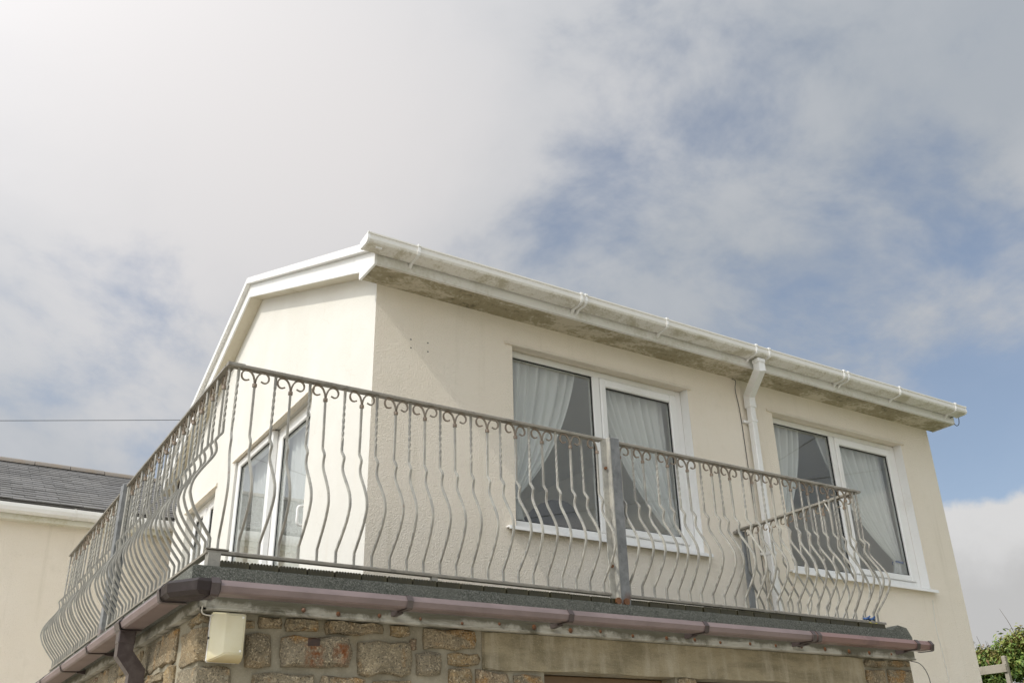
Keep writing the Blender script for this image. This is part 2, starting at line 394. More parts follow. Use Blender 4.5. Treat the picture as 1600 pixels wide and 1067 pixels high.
def box(bm, x0, x1, y0, y1, z0, z1, bev=0.0, seg=1):
    vsx = [bm.verts.new((x, y, z)) for x in (x0, x1) for y in (y0, y1) for z in (z0, z1)]
    idx = [(0, 1, 3, 2), (4, 6, 7, 5), (0, 4, 5, 1), (2, 3, 7, 6), (0, 2, 6, 4), (1, 5, 7, 3)]
    fs = [bm.faces.new([vsx[i] for i in q]) for q in idx]
    if bev:
        es = list({e for f in fs for e in f.edges})
        bmesh.ops.bevel(bm, geom=es, offset=bev, segments=seg, affect='EDGES', profile=.5)
    return vsx
def bxo(name, ext, material, parent=None, bev=0.0, **k):
    bm = bmesh.new(); box(bm, *ext, bev=bev); return obj(name, bm, material, parent, **k)
def extrude(bm, prof, p0, p1, mapf, closed=True, caps=True):
    """prof: list of 2-tuples; mapf(u, v, s) -> xyz with s = position along the run"""
    n = len(prof)
    a = [bm.verts.new(mapf(u, v, p0)) for u, v in prof]; b = [bm.verts.new(mapf(u, v, p1)) for u, v in prof]
    for i in range(n if closed else n-1):
        j = (i+1) % n; bm.faces.new((a[i], a[j], b[j], b[i]))
    if caps and closed: bm.faces.new(a); bm.faces.new(b[::-1])
    return a, b
def shell(pts, th):
    """closed band of thickness th along an open 2-D polyline (outward offset to the right)"""
    out = []
    for i, p in enumerate(pts):
        a = Vector(pts[max(i-1, 0)]); b = Vector(pts[min(i+1, len(pts)-1)]); t_ = (b-a).normalized(); nrm = Vector((t_.y, -t_.x))
        out.append((p[0]-nrm.x*th, p[1]-nrm.y*th))
    return list(pts)+out[::-1]
def tube(bm, pts, r, sides=6, twist=0.0, square=False, caps=True, flat=1.0):
    pts = [Vector(p) for p in pts]; rings = []; ref = None
    for i, p in enumerate(pts):
        t_ = (pts[min(i+1, len(pts)-1)]-pts[max(i-1, 0)]).normalized()
        if ref is None: ref = Vector((1, 0, 0)) if abs(t_.x) < .8 else Vector((0, 1, 0))
        ref = (ref-t_*ref.dot(t_)).normalized(); bn_ = t_.cross(ref)
        tw = twist(i) if callable(twist) else twist
        ring = []
        for k in range(sides):
            a = 2*math.pi*(k+.5)/sides+tw
            rr = r(i) if callable(r) else r
            ring.append(bm.verts.new(p+ref*math.cos(a)*rr+bn_*math.sin(a)*rr*flat))
        rings.append(ring)
    for A, B in zip(rings, rings[1:]):
        for k in range(sides): bm.faces.new((A[k], A[(k+1) % sides], B[(k+1) % sides], B[k]))
    if caps: bm.faces.new(rings[0][::-1]); bm.faces.new(rings[-1])
def catmull(pts, n=4):
    P = [Vector(p) for p in pts]; P = [P[0]*2-P[1]]+P+[P[-1]*2-P[-2]]; out = []
    for i in range(1, len(P)-2):
        for k in range(n):
            t_ = k/n; a, b, c, d_ = P[i-1:i+3]
            out.append(.5*((2*b)+(c-a)*t_+(2*a-5*b+4*c-d_)*t_*t_+(3*b-a-3*c+d_)*t_**3))
    out.append(P[-2]); return out
def copy_tree(o, parent=None):
    c = o.copy(); C.objects.link(c); c.parent = parent
    for ch in o.children: copy_tree(ch, c)
    return c

# ------------------------------------------------------------------ ground
bm = bmesh.new()
def gh(x, y):
    s = min(max((x-7.4)/1.6, 0), 1); s = s*s*(3-2*s); return 2.05*s*min(max((120-abs(x))/60, 0), 1)
xs = [-900, -200, -60, -20, -8, 0, 4, 7.4, 7.7, 8, 8.3, 8.6, 9, 12, 20, 60, 120, 300, 900]; ys = [-900, -200, -60, -20, -8, 0, 8, 20, 60, 200, 900]
g = [[bm.verts.new((x, y, gh(x, y))) for y in ys] for x in xs]
for i in range(len(xs)-1):
    for j in range(len(ys)-1): bm.faces.new((g[i][j], g[i+1][j], g[i+1][j+1], g[i][j+1]))
o = obj('ground', bm, M_grass); o['kind'] = 'structure'
bm = bmesh.new(); box(bm, -22, 7.3, -30, 5.9, -.1, .012); o = obj('bounce_gravel', bm, M_ground); o['kind'] = 'structure'  # unseen gravel sheet, added wide and pale to bounce light onto the house

# ------------------------------------------------------------------ house
W, D, ZS = 6.633, 5.80, 2.584
house = thing('house', 'cream rendered house with low pitched gable, white gutter and two curtained front windows', 'house', rot=(0, .0024, 0))
GW = -2.66
def wall_grid(bm, us, vs_, holes, P, depth):
    """flat wall in (u,v) with rectangular holes and reveals; P(u,v,d) -> xyz"""
    us = sorted(set(us)); vs_ = sorted(set(vs_))
    for a, b in zip(us, us[1:]):
        for c, d_ in zip(vs_, vs_[1:]):
            mu, mv = (a+b)/2, (c+d_)/2
            if any(h[0] < mu < h[1] and h[2] < mv < h[3] for h in holes): continue
            bm.faces.new([bm.verts.new(P(*q)) for q in ((a, c, 0), (b, c, 0), (b, d_, 0), (a, d_, 0))])
    for u0, u1, v0, v1 in holes:
        for q in (((u0, v0), (u1, v0)), ((u1, v0), (u1, v1)), ((u1, v1), (u0, v1)), ((u0, v1), (u0, v0))):
            (a, b), (c, d_) = q
            bm.faces.new([bm.verts.new(P(*z)) for z in ((a, b, 0), (c, d_, 0), (c, d_, depth), (a, b, depth))])
W1 = (1.225, 3.122, .825, 2.357); W2 = (4.197, 6.124, .79, 2.338)
G1 = (1.27, 3.40, .06, 2.175); G2 = (4.06, 5.21, .95, 2.085)
RY, RZ = 3.05, 4.02           # ridge line of the gable wall
def gtop(y): return 2.80+.402*y if y <= RY else 2.80+.402*RY-.445*(y-RY)
bm = bmesh.new()
wall_grid(bm, [0, W]+[h[i] for h in (W1, W2) for i in (0, 1)], [GW, ZS+.03]+[h[i] for h in (W1, W2) for i in (2, 3)], [W1, W2], lambda u, v, d_: (u, d_, v), .22)
bm.faces.new([bm.verts.new(p) for p in ((W, 0, GW), (W, D, GW), (W, D, ZS+.1), (W, RY, gtop(RY)), (W, 0, ZS+.1))])
bm.faces.new([bm.verts.new(p) for p in ((0, D, GW), (W, D, GW), (W, D, ZS+.1), (0, D, ZS+.1))])
bmesh.ops.remove_doubles(bm, verts=bm.verts[:], dist=.0005)
obj('wall', bm, M_render, house)
bm = bmesh.new()
wall_grid(bm, [0, D]+[h[i] for h in (G1, G2) for i in (0, 1)], [GW, 2.3]+[h[i] for h in (G1, G2) for i in (2, 3)], [G1, G2], lambda u, v, d_: (d_, u, v), .22)
bm.faces.new([bm.verts.new((0, y, z)) for y, z in ((0, 2.3), (D, 2.3), (D, gtop(D)), (RY, gtop(RY)), (0, gtop(0)))])
bmesh.ops.remove_doubles(bm, verts=bm.verts[:], dist=.0005)
obj('wall', bm, M_rsm, house, label='sunlit gable end wall of smoother pale render')
# rooms behind the windows
bm = bmesh.new()
def inner(x0, x1, y0, y1, holes_front, holes_side):
    wall_grid(bm, [x0, x1]+[h[i] for h in holes_front for i in (0, 1)], [0, 2.45]+[h[i] for h in holes_front for i in (2, 3)], holes_front, lambda u, v, d_: (u, y0, v), 0)
    if holes_side: wall_grid(bm, [y0, y1]+[h[i] for h in holes_side for i in (0, 1)], [0, 2.45]+[h[i] for h in holes_side for i in (2, 3)], holes_side, lambda u, v, d_: (x0, u, v), 0)
    else: bm.faces.new([bm.verts.new(p) for p in ((x0, y0, 0), (x0, y1, 0), (x0, y1, 2.45), (x0, y0, 2.45))])
    bm.faces.new([bm.verts.new(p) for p in ((x1, y0, 0), (x1, y1, 0), (x1, y1, 2.45), (x1, y0, 2.45))])
    bm.faces.new([bm.verts.new(p) for p in ((x0, y1, 0), (x1, y1, 0), (x1, y1, 2.45), (x0, y1, 2.45))])
    bm.faces.new([bm.verts.new(p) for p in ((x0, y0, 2.45), (x1, y0, 2.45), (x1, y1, 2.45), (x0, y1, 2.45))])
    bm.faces.new([bm.verts.new(p) for p in ((x0, y0, 0), (x1, y0, 0), (x1, y1, 0), (x0, y1, 0))])
inner(.22, 3.85, .22, D-.25, [W1], [G1, G2]); inner(3.97, W-.25, .22, 4.2, [W2], [])
bmesh.ops.remove_doubles(bm, verts=bm.verts[:], dist=.0005)
bmesh.ops.triangulate(bm, faces=bm.faces[:])
obj('room_lining', bm, M_inner, house)

def ring(bm, u0, u1, v0, v1, wl, wr, wb, wt, d0, d1, P, bev=.006):
    """four mitre-less bars of a rectangular frame"""
    for a, b, c, d_ in ((u0, u0+wl, v0, v1), (u1-wr, u1, v0, v1), (u0+wl, u1-wr, v0, v0+wb), (u0+wl, u1-wr, v1-wt, v1)):
        if b-a < 1e-4 or d_-c < 1e-4: continue
        q = [P(a, c, d0), P(b, d_, d1)]
        box(bm, min(q[0][0], q[1][0]), max(q[0][0], q[1][0]), min(q[0][1], q[1][1]), max(q[0][1], q[1][1]), min(q[0][2], q[1][2]), max(q[0][2], q[1][2]), bev=bev)
def front_window(H, lg, rg):
    """white frame: fixed light on the left, opening sash on the right. lg / rg = glass extents"""
    P = lambda u, v, d_: (u, d_, v)
    u0, u1, v0, v1 = H
    bm = bmesh.new(); ring(bm, u0+.002, u1-.002, v0+.002, v1-.002, .062, .070, .088, .055, .098, .165, P)
    wf_ = obj('window', bm, M_upvc, house)
    bm = bmesh.new(); box(bm, lg[1], rg[0]-.062, .096, .165, v0+.09, v1-.057, bev=.006); obj('mullion', bm, M_upvc, wf_)
    bm = bmesh.new(); ring(bm, rg[0]-.06, u1-.074, v0+.092, v1-.059, .06, .075, .06, .075, .084, .150, P, .008); obj('sash', bm, M_upvc, wf_)
    for (a, b, c, d_), y in (((u0+.062, lg[1]+.003, v0+.088, v1-.053), .125), ((rg[0]-.003, u1-.146, v0+.15, v1-.132), .118)):
        bm = bmesh.new(); box(bm, a, b, y, y+.004, c, d_); obj('pane', bm, M_glass, wf_)
        bm = bmesh.new(); ring(bm, a+.001, b-.001, c+.001, d_-.001, .011, .011, .011, .011, y-.012, y-.001, P, 0); obj('gasket', bm, M_seal, wf_)
    bm = bmesh.new(); extrude(bm, [(.10, v0+.012), (-.05, v0+.0), (-.054, v0-.028), (-.042, v0-.028), (-.040, v0-.012), (.10, v0-.004)], u0-.085, u1+.045, lambda u, v, s: (s, u, v))
    obj('sill', bm, M_upvc, wf_)
    bm = bmesh.new(); box(bm, u1-.007, u1-.001, .003, .0965, v0+.013, v1-.002); obj('reveal_trim', bm, M_upvc, wf_)
    bm = bmesh.new(); extrude(bm, [(.0, v1+.022), (-.016, v1+.004), (-.02, v1-.010), (-.002, v1-.012), (.05, v1-.002)], u0-.075, u1+.03, lambda u, v, s: (s, u, v))
    obj('drip_bead', bm, M_render, wf_)
    return wf_
front_window(W1, (1.285, 2.106), (2.243, 2.915)); front_window(W2, (4.262, 5.10), (5.228, 5.91))
# gable patio door and gable window
PG = lambda u, v, d_: (d_, u, v)
def gable_glazing(H, name, door):
    u0, u1, v0, v1 = H; mid = (u0+u1)/2-.01
    bm = bmesh.new(); ring(bm, u0+.002, u1-.002, v0+.002, v1-.002, .06, .06, .06, .06, .085, .16, PG)
    f = obj(name, bm, M_upvc, house)
    bm = bmesh.new(); box(bm, .082, .16, mid-.055, mid+.055, v0+.064, v1-.064, bev=.006); obj('mullion', bm, M_upvc, f)
    for a, b, dx in ((u0+.063, mid-.056, .0), (mid+.002, u1-.015, -.050)):
        if not door: dx = 0; a, b = (a, b) if a < mid-.3 else (mid+.056, u1-.063)
        e = .06 if dx == 0 else .012
        bm = bmesh.new(); ring(bm, a, b, v0+e+.003, v1-e-.003, .075, .075, .09, .075, .072+dx, .145 if dx == 0 else .081, PG, .008); s_ = obj('sash', bm, M_upvc, f)
        bm = bmesh.new(); box(bm, .100+dx, .104+dx, a+.072, b-.072, v0+e+.09, v1-e-.075); obj('pane', bm, M_glass, f)
        bm = bmesh.new(); ring(bm, a+.073, b-.073, v0+e+.091, v1-e-.076, .01, .01, .01, .01, .090+dx, .099+dx, PG, 0); obj('gasket', bm, M_seal, f)
    if door:
        bm = bmesh.new(); y = u0+.10; z = v0+1.04
        box(bm, .056, .0715, y-.016, y+.016, z-.12, z+.12, bev=.005)
        tube(bm, catmull([(.06, y, z+.08), (.015, y+.0, z+.08), (-.01, y, z+.06), (-.012, y, z), (-.01, y, z-.06), (.015, y, z-.08), (.06, y, z-.08)], 3), .012, 6)
        obj('handle', bm, M_upvc, f, smooth=40.0)
    bm = bmesh.new(); extrude(bm, [(.0, v1+.03), (-.018, v1+.012), (-.022, v1-.012), (-.002, v1-.014), (.05, v1-.002)], u0-.06, u1-.0+.06, lambda u, v, s: (u, s, v))
    obj('drip_bead', bm, M_render, f)
    if not door:
        bm = bmesh.new(); extrude(bm, [(.10, v0+.012), (-.05, v0), (-.054, v0-.03), (-.04, v0-.028), (.10, v0-.004)], u0-.06, u1+.06, lambda u, v, s: (u, s, v)); obj('sill', bm, M_upvc, f)
gable_glazing(G1, 'patio_door', True); gable_glazing(G2, 'window', False)

bm = bmesh.new()
for x_, z_ in ((.303, 2.181), (.449, 2.185), (.305, 2.11), (.451, 2.111)):
    tube(bm, [(x_, -.0015, z_), (x_, .004, z_)], .006, 8)
obj('screw_holes', bm, M_seal, house)
bm = bmesh.new(); tube(bm, catmull([(6.106, -.004, .694), (6.072, -.004, .444), (6.085, -.004, .251), (6.095, -.004, .055), (6.099, -.004, -.074), (6.10, -.004, -1.5)], 4), .004, 6); obj('painted_cable', bm, M_rsm, house, smooth=True)

# roof: two slopes of real thickness with tile courses on top
bm = bmesh.new()
def top(y, off): return gtop(y)+off
for ya, yb in ((-.36, RY), (RY, D+.36)):
    def P4(y, o_): return top(y, o_)
    prof = [(ya, top(ya, .03)), (yb, top(yb, .03)), (yb, top(yb, .0)), (ya, top(ya, .0))]
    extrude(bm, prof, -.14, W+.10, lambda u, v, s: (s, u, v))
roof = obj('roof', bm, M_tile, house)
bm = bmesh.new()
for ya, yb in ((-.39, RY), (D+.39, RY)):
    n = 11
    for k in range(n):
        a = ya+(yb-ya)*k/n; b = ya+(yb-ya)*(k+1.12)/n if k < n-1 else yb
        za, zb = top(min(max(a, -.5), D+.5), .034), top(b, .034)
        extrude(bm, [(a, za+.028), (b, zb+.006), (b, zb), (a, za+.006)], -.18, W+.12, lambda u, v, s: (s, u, v))
obj('tile_courses', bm, M_tile, roof, kind='stuff')
bm = bmesh.new(); tube(bm, [(-.135, RY, gtop(RY)+.03), (W+.13, RY, gtop(RY)+.03)], .075, 10); obj('ridge_tiles', bm, M_tile, roof, smooth=40.0)
# fascia, soffit, boxed ends, barge boards
bm = bmesh.new(); extrude(bm, [(-.283, ZS), (-.283, ZS+.145), (-.263, ZS+.145), (-.263, ZS+.012), (-.255, ZS+.012), (-.255, ZS)], -.128, W+.10, lambda u, v, s: (s, u, v)); obj('fascia', bm, M_fascia, house)
for x0, x1 in ((-.126, 1.92), (1.924, 4.37), (4.374, W+.098)):
    bm = bmesh.new(); box(bm, x0, x1, -.2545, .0, ZS+.003, ZS+.011); obj('soffit', bm, M_sof, house)
bm = bmesh.new()
extrude(bm, [(-.285, ZS-.004), (.004, ZS-.004), (.004, gtop(.004)-.155), (.09, gtop(.09)-.155), (.09, gtop(.09)+.0), (-.285, gtop(-.285)+.0)], -.149, -.129, lambda u, v, s: (s, u, v)); obj('box_end', bm, M_upvc, house)
bm = bmesh.new()
extrude(bm, [(-.281, ZS-.002), (.0, ZS-.002), (.0, gtop(0)-.01), (-.281, gtop(-.281)-.01)], W+.101, W+.114, lambda u, v, s: (s, u, v)); obj('box_end', bm, M_fascia, house)
bt = .150
for ya, yb in ((.0925, RY), (RY, D+.33)):
    bm = bmesh.new(); extrude(bm, [(ya, gtop(ya)-bt), (yb, gtop(yb)-bt), (yb, gtop(yb)+.0), (ya, gtop(ya)+.0)], -.146, -.130, lambda u, v, s: (s, u, v)); obj('barge_board', bm, M_upvc, house)
    bm = bmesh.new(); extrude(bm, [(ya, gtop(ya)-bt+.006), (yb, gtop(yb)-bt+.006), (yb, gtop(yb)-bt+.018), (ya, gtop(ya)-bt+.018)], -.1295, -.0005, lambda u, v, s: (s, u, v)); obj('verge_soffit', bm, M_vsof, house)
    y0 = -.40 if ya < 1 else ya
    bm = bmesh.new(); extrude(bm, [(y0, gtop(y0)+.003), (yb, gtop(yb)+.003), (yb, gtop(yb)+.072), (y0, gtop(y0)+.072)], -.192, -.143, lambda u, v, s: (s, u, v)); obj('verge_cap', bm, M_upvc, house)
for ya, yb in ((.001, RY), (RY, D+.33)):
    bm = bmesh.new(); extrude(bm, [(ya, gtop(ya)-bt), (yb, gtop(yb)-bt), (yb, gtop(yb)+.0), (ya, gtop(ya)+.0)], W+.103, W+.118, lambda u, v, s: (s, u, v)); obj('barge_board', bm, M_upvc, house)
# eaves gutter (ogee), unions, brackets, stop end
og = [(-.296, 2.715), (-.296, 2.662), (-.306, 2.656), (-.404, 2.659), (-.424, 2.668), (-.432, 2.684), (-.430, 2.722), (-.437, 2.728), (-.437, 2.736), (-.428, 2.738), (-.420, 2.732)]
bm = bmesh.new(); extrude(bm, shell(og, .004), -.262, 6.768, lambda u, v, s: (s, u, v)); gut = obj('gutter', bm, M_gut, house, smooth=25.0)
def og_off(o_):
    cx_, cz_ = -.365, 2.697
    return [(cx_+(u-cx_)*(1+o_/.07), cz_+(v-cz_)*(1+o_/.05)) for u, v in og]
for x in (.14, 1.640, 1.686, 2.559, 3.632, 3.797, 4.824, 4.888, 5.667, 6.582):
    bm = bmesh.new(); extrude(bm, shell(og_off(.006)[1:], .007), x-.011, x+.011, lambda u, v, s: (s, u, v)); extrude(bm, [(-.33, 2.651), (-.284, 2.645), (-.284, 2.618), (-.33, 2.647)], x-.010, x+.010, lambda u, v, s: (s, u, v)); obj('bracket', bm, M_upvc, gut)
for x in (-.266, 6.764):
    bm = bmesh.new(); extrude(bm, og_off(.005), x-.010, x+.010, lambda u, v, s: (s, u, v)); obj('stop_end', bm, M_upvc, gut)
# gutter outlet and square downpipe
bm = bmesh.new(); hw = .034
box(bm, 3.715-.048, 3.715+.048, -.405, -.322, 2.598, 2.640, bev=.006)
path = [(3.715, -.362, 2.62), (3.715, -.362, 2.535), (3.85, -.062, 2.405), (3.85, -.062, 2.30)]
def sqpipe(bm, pts, hw_, axis=(1, 0, 0)):
    rings = []
    for i, p in enumerate(pts):
        p = Vector(p); a = (p-Vector(pts[i-1])).normalized() if i else None; b = (Vector(pts[i+1])-p).normalized() if i < len(pts)-1 else None
        t_ = ((a or b)+(b or a)).normalized(); sx_ = Vector(axis); sx_ = (sx_-t_*sx_.dot(t_)).normalized(); sy_ = t_.cross(sx_)
        k = 1/max(.5, t_.dot(a or b))
        rings.append([bm.verts.new(p+sx_*hw_*i_+sy_*hw_*j_*k) for i_, j_ in ((-1, -1), (1, -1), (1, 1), (-1, 1))])
    for A, B in zip(rings, rings[1:]):
        for k in range(4): bm.faces.new((A[k], A[(k+1) % 4], B[(k+1) % 4], B[k]))
    bm.faces.new(rings[0][::-1]); bm.faces.new(rings[-1])
sqpipe(bm, path, .036)
dp = obj('downpipe', bm, M_upvc, house)
bm = bmesh.new(); box(bm, 3.85-.031, 3.85+.031, -.093, -.031, -.02, 2.31, bev=.006); obj('pipe_length', bm, M_upvc, dp)
bm = bmesh.new(); box(bm, 3.85-.04, 3.85+.04, -.102, -.022, 2.285, 2.33, bev=.004); obj('socket', bm, M_upvc, dp)
for z in (2.15, .9):
    bm = bmesh.new(); box(bm, 3.85-.036, 3.85+.036, -.099, -.0, z-.014, z+.014, bev=.003); box(bm, 3.85-.075, 3.85-.037, -.03, -.001, z-.012, z+.012, bev=.003); obj('pipe_clip', bm, M_upvc, dp)

# ------------------------------------------------------------------ curtains
def curtain(label, xt0, xt1, zt, tie, xb0, xb1, zb, y=.212, side=-1, seedv=1, tiecol=None):
    """voile gathered along a rail from xt0 to xt1, drawn to a tie point, hanging below it"""
    rnd = random.Random(seedv); bm = bmesh.new(); NU, NV = 110, 26; rows = []
    ph = rnd.random()*6; npl = int(abs(xt1-xt0)/.085)
    for j in range(NV+1):
        v = j/NV; row = []
        for i in range(NU+1):
            u = i/NU
            vt = (zt-tie[1])/(zt-zb)
            if v <= vt:
                s = v/vt; z = zt+(tie[1]-zt)*s; e = s**1.25; wd = 1-e*.88
                xa = xt0+(xt1-xt0)*u
                x = xa+(tie[0]+(u-.5)*.09-xa)*(e*.75+.25*s**3) 
                z += -.05*math.sin(math.pi*s)*(u if side < 0 else 1-u)
            else:
                s = (v-vt)/(1-vt); z = tie[1]+(zb-tie[1])*s; xa = tie[0]+(u-.5)*.09; xbv = xb0+(xb1-xb0)*u; x = xa+(xbv-xa)*min(1, s*1.4)**.7; wd = .25+.5*min(1, s*2)
            amp = .030*(.45+.55*wd)
            uw = u+.030*math.sin(5.3*u+ph)+.016*math.sin(12.7*u+2*ph); amp *= .7+.45*math.sin(8.1*u+ph)**2
            yy = y+amp*math.sin(uw*npl*2*math.pi+ph+.6*math.sin(3*u+v*2))+.012*math.sin(u*npl*math.pi+v*3)
            row.append(bm.verts.new((x, yy, z)))
        rows.append(row)
    for j in range(NV):
        for i in range(NU): bm.faces.new((rows[j][i], rows[j][i+1], rows[j+1][i+1], rows[j+1][i]))
    o = obj('curtain', bm, M_curtain, smooth=True, loc=(0, 0, ZB)); tag(o, label, 'curtain', 'net curtains in the front windows')
    bm = bmesh.new(); pts = [(tie[0]+.055*math.cos(a), y+.05*math.sin(a), tie[1]+.012*math.cos(a*2)) for a in [k*math.pi/6 for k in range(13)]]
    tube(bm, pts, .009, 5, caps=False); obj('tie_back', bm, tiecol or M_curtain, o)
    return o
curtain('sheer white curtain drawn to the left in the left light of the nearer front window', 1.27, 2.02, 2.345, (1.32, 1.12), 1.26, 1.45, .84, seedv=1)
curtain('sheer white curtain drawn to the right behind the opening sash of the nearer front window', 2.19, 2.97, 2.345, (3.00, 1.00), 2.88, 3.08, .84, side=1, seedv=2)
curtain('narrow sheer white curtain at the left edge of the window right of the downpipe', 4.28, 4.80, 2.325, (4.34, 1.25), 4.26, 4.44, .81, seedv=3)
curtain('wide sheer white curtain tied back with blue at right of the farther window', 5.0, 6.02, 2.325, (5.98, 1.08), 5.86, 6.08, .81, side=1, seedv=4, tiecol=M_blue)
def straight_curtain(label, y0, y1, z0, z1, x, seedv):
    rnd = random.Random(seedv); bm = bmesh.new(); NU = 90; NV = 8; rows = []; ph = rnd.random()*6; npl = (y1-y0)/.10
    for j in range(NV+1):
        z = z1+(z0-z1)*j/NV
        rows.append([bm.verts.new((x+.018*math.sin(u/NU*npl*2*math.pi+ph+.5*math.sin(u*.11)+.08*j)+.006*math.sin(u*.9+j), y0+(y1-y0)*u/NU, z)) for u in range(NU+1)])
    for j in range(NV):
        for i in range(NU): bm.faces.new((rows[j][i], rows[j][i+1], rows[j+1][i+1], rows[j+1][i]))
    return tag(obj('curtain', bm, M_curtain, smooth=True, loc=(0, 0, ZB)), label, 'curtain')
straight_curtain('pale net curtain hanging straight behind the glazed door in the gable wall', 1.36, 3.32, .10, 2.15, .20, 5)
# round-backed tub chair in the nearer room
ch = thing('tub_chair', 'dark round-backed chair seen through the nearer front window', 'chair', (2.12, .88, ZB), (0, 0, R(180)))
bm = bmesh.new(); rr = []
for k in range(15):
    a = math.pi*k/14; hgt = .70+.64*math.sin(a)**.7
    rr.append((math.cos(a)*.40, .30*math.sin(a), hgt))
lo = [bm.verts.new((x, y-.1, .42)) for x, y, z in rr]; hi = [bm.verts.new((x, y-.1, z)) for x, y, z in rr]
lo2 = [bm.verts.new((x*.84, y*.8-.12, .42)) for x, y, z in rr]; hi2 = [bm.verts.new((x*.84, y*.8-.12, z-.03)) for x, y, z in rr]
for k in range(14):
    bm.faces.new((lo[k], lo[k+1], hi[k+1], hi[k])); bm.faces.new((lo2[k+1], lo2[k], hi2[k], hi2[k+1])); bm.faces.new((hi[k], hi[k+1], hi2[k+1], hi2[k]))
obj('backrest', bm, M_chair, ch, smooth=60.0)
bm = bmesh.new(); box(bm, -.36, .36, -.42, .16, .34, .47, bev=.03, seg=2); obj('seat', bm, M_chair, ch)
for sx_ in (-.3, .3):
    for sy_ in (-.36, .1):
        bm = bmesh.new(); tube(bm, [(sx_, sy_, .35), (sx_*1.05, sy_*1.05, .005)], lambda i: (.022, .014)[i], 8); obj('leg', bm, M_wframe, ch)

# ------------------------------------------------------------------ stone extension under the balcony
ann = thing('stone_extension', 'granite rubble stone extension under the balcony with concrete slab edge and brown gutter', 'stone extension', loc=(0, 0, ZB+.0085), rot=(0, -.0062, 0))
XL, XR, YF, YK = -1.372, 3.765, -1.325, 3.75
OP1 = (.543, 1.50, -1.55, -.402); OP2 = (1.663, 2.75, -1.55, -.402)
bm = bmesh.new()
wall_grid(bm, [XL, XR, OP1[0], OP1[1], OP2[0], OP2[1]], [GW, -.10, OP1[2], OP1[3]], [OP1, OP2], lambda u, v, d_: (u, YF+d_, v), .25)
for q in (((XL, YF), (XL, YK)), ((XR, YF), (XR, -.002)), ((XL, YK), (-.002, YK))):
    (a, b), (c, d_) = q; bm.faces.new([bm.verts.new(p) for p in ((a, b, GW), (c, d_, GW), (c, d_, -.10), (a, b, -.10))])
obj('wall', bm, M_mortar, ann)
for (u0, u1, v0, v1) in (OP1, OP2):
    bm = bmesh.new(); ring(bm, u0+.003, u1-.003, v0+.003, v1-.003, .07, .07, .07, .07, YF+.12, YF+.19, lambda u, v, d_: (u, d_, v))
    f = obj('window', bm, M_wframe, ann)
    bm = bmesh.new(); box(bm, u0+.07, u1-.07, YF+.15, YF+.156, v0+.07, v1-.07); obj('pane', bm, M_dark, f)
# slab
bm = bmesh.new()
poly = [(-1.454, -1.368), (3.64, -1.368), (3.70, -1.33), (3.765, -.003), (-.003, -.003), (-.003, 3.72), (-1.454, 3.72)]
a = [bm.verts.new((x, y, 0)) for x, y in poly]; b = [bm.verts.new((x, y, -.145)) for x, y in poly]
bm.faces.new(a); bm.faces.new(b[::-1])
for i in range(len(poly)): j = (i+1) % len(poly); bm.faces.new((a[i], a[j], b[j], b[i]))
bmesh.ops.bevel(bm, geom=[e for e in bm.edges if all(abs(v.co.z) < 1e-6 for v in e.verts)], offset=.008, segments=2, affect='EDGES')
obj('concrete_slab', bm, M_slab, ann)
bm = bmesh.new()           # broken end block of the slab edge
pts = [(3.60, 0.0), (3.66, .035), (3.755, .02), (3.80, -.045), (3.795, -.10), (3.60, -.10)]
extrude(bm, pts, -1.362, -1.18, lambda u, v, s: (u, s, v)); obj('slab_end_block', bm, M_slab, ann)
# old fascia with rusted nails
bm = bmesh.new(); extrude(bm, [(-1.376, -.146), (-1.376, -.196), (-1.384, -.199), (-1.384, -.209), (-1.340, -.209), (-1.340, -.146)], -1.405, 3.765, lambda u, v, s: (s, u, v)); fas = obj('fascia', bm, M_oldfascia, ann)
bm = bmesh.new(); extrude(bm, [(-1.405, -.146), (-1.405, -.196), (-1.412, -.199), (-1.412, -.209), (-1.376, -.209), (-1.376, -.146)], -1.384, 3.72, lambda u, v, s: (u, s, v)); fas2 = obj('fascia', bm, M_oldfascia, ann)
bm = bmesh.new(); bmesh.ops.create_uvsphere(bm, u_segments=6, v_segments=4, radius=.012); nail = obj('nail', bm, M_rust, fas, loc=(-.9, -1.377, -.178))
x = -.71
while x < 3.74:
    c = nail.copy(); C.objects.link(c); c.parent = fas; c.location = (x+random.uniform(-.02, .02), -1.377, -.178+random.uniform(-.008, .008)); s_ = random.uniform(.7, 1.3); c.scale = (s_, .6, s_); x += .235
# brown square gutter
gp = [(-.115, -.100), (-.115, -.160), (-.018, -.163), (-.007, -.156), (.003, -.131), (-.018, -.102), (-.024, -.102)]   # u: out from lip, v: z
def gut_front(name, x0, x1, material, y=-1.566, grow=0.0, par=None):
    pr_ = [(u+(.0 if u < -.1 else grow), v-(grow if v < -.14 else -grow*.3)) for u, v in gp]
    bm = bmesh.new(); extrude(bm, shell(pr_[1:] if grow else pr_, .004), x0, x1, lambda u, v, s: (s, y-u, v)); return obj(name, bm, material, par or ann)
def gut_left(name, y0, y1, material, x=-1.566, grow=0.0, par=None):
    pr_ = [(u+(.0 if u < -.1 else grow), v-(grow if v < -.14 else -grow*.3)) for u, v in gp]
    bm = bmesh.new(); extrude(bm, shell(pr_[1:] if grow else pr_, .004), y0, y1, lambda u, v, s: (x-u, s, v)); return obj(name, bm, material, par or ann)
g1 = gut_front('gutter', -1.40, 2.54, M_mauve); g2 = gut_front('gutter', 2.542, 3.72, M_brownred); g2['label'] = 'newer redder brown length of gutter at the right end'
g3 = gut_left('gutter', -1.32, 3.72, M_mauve)
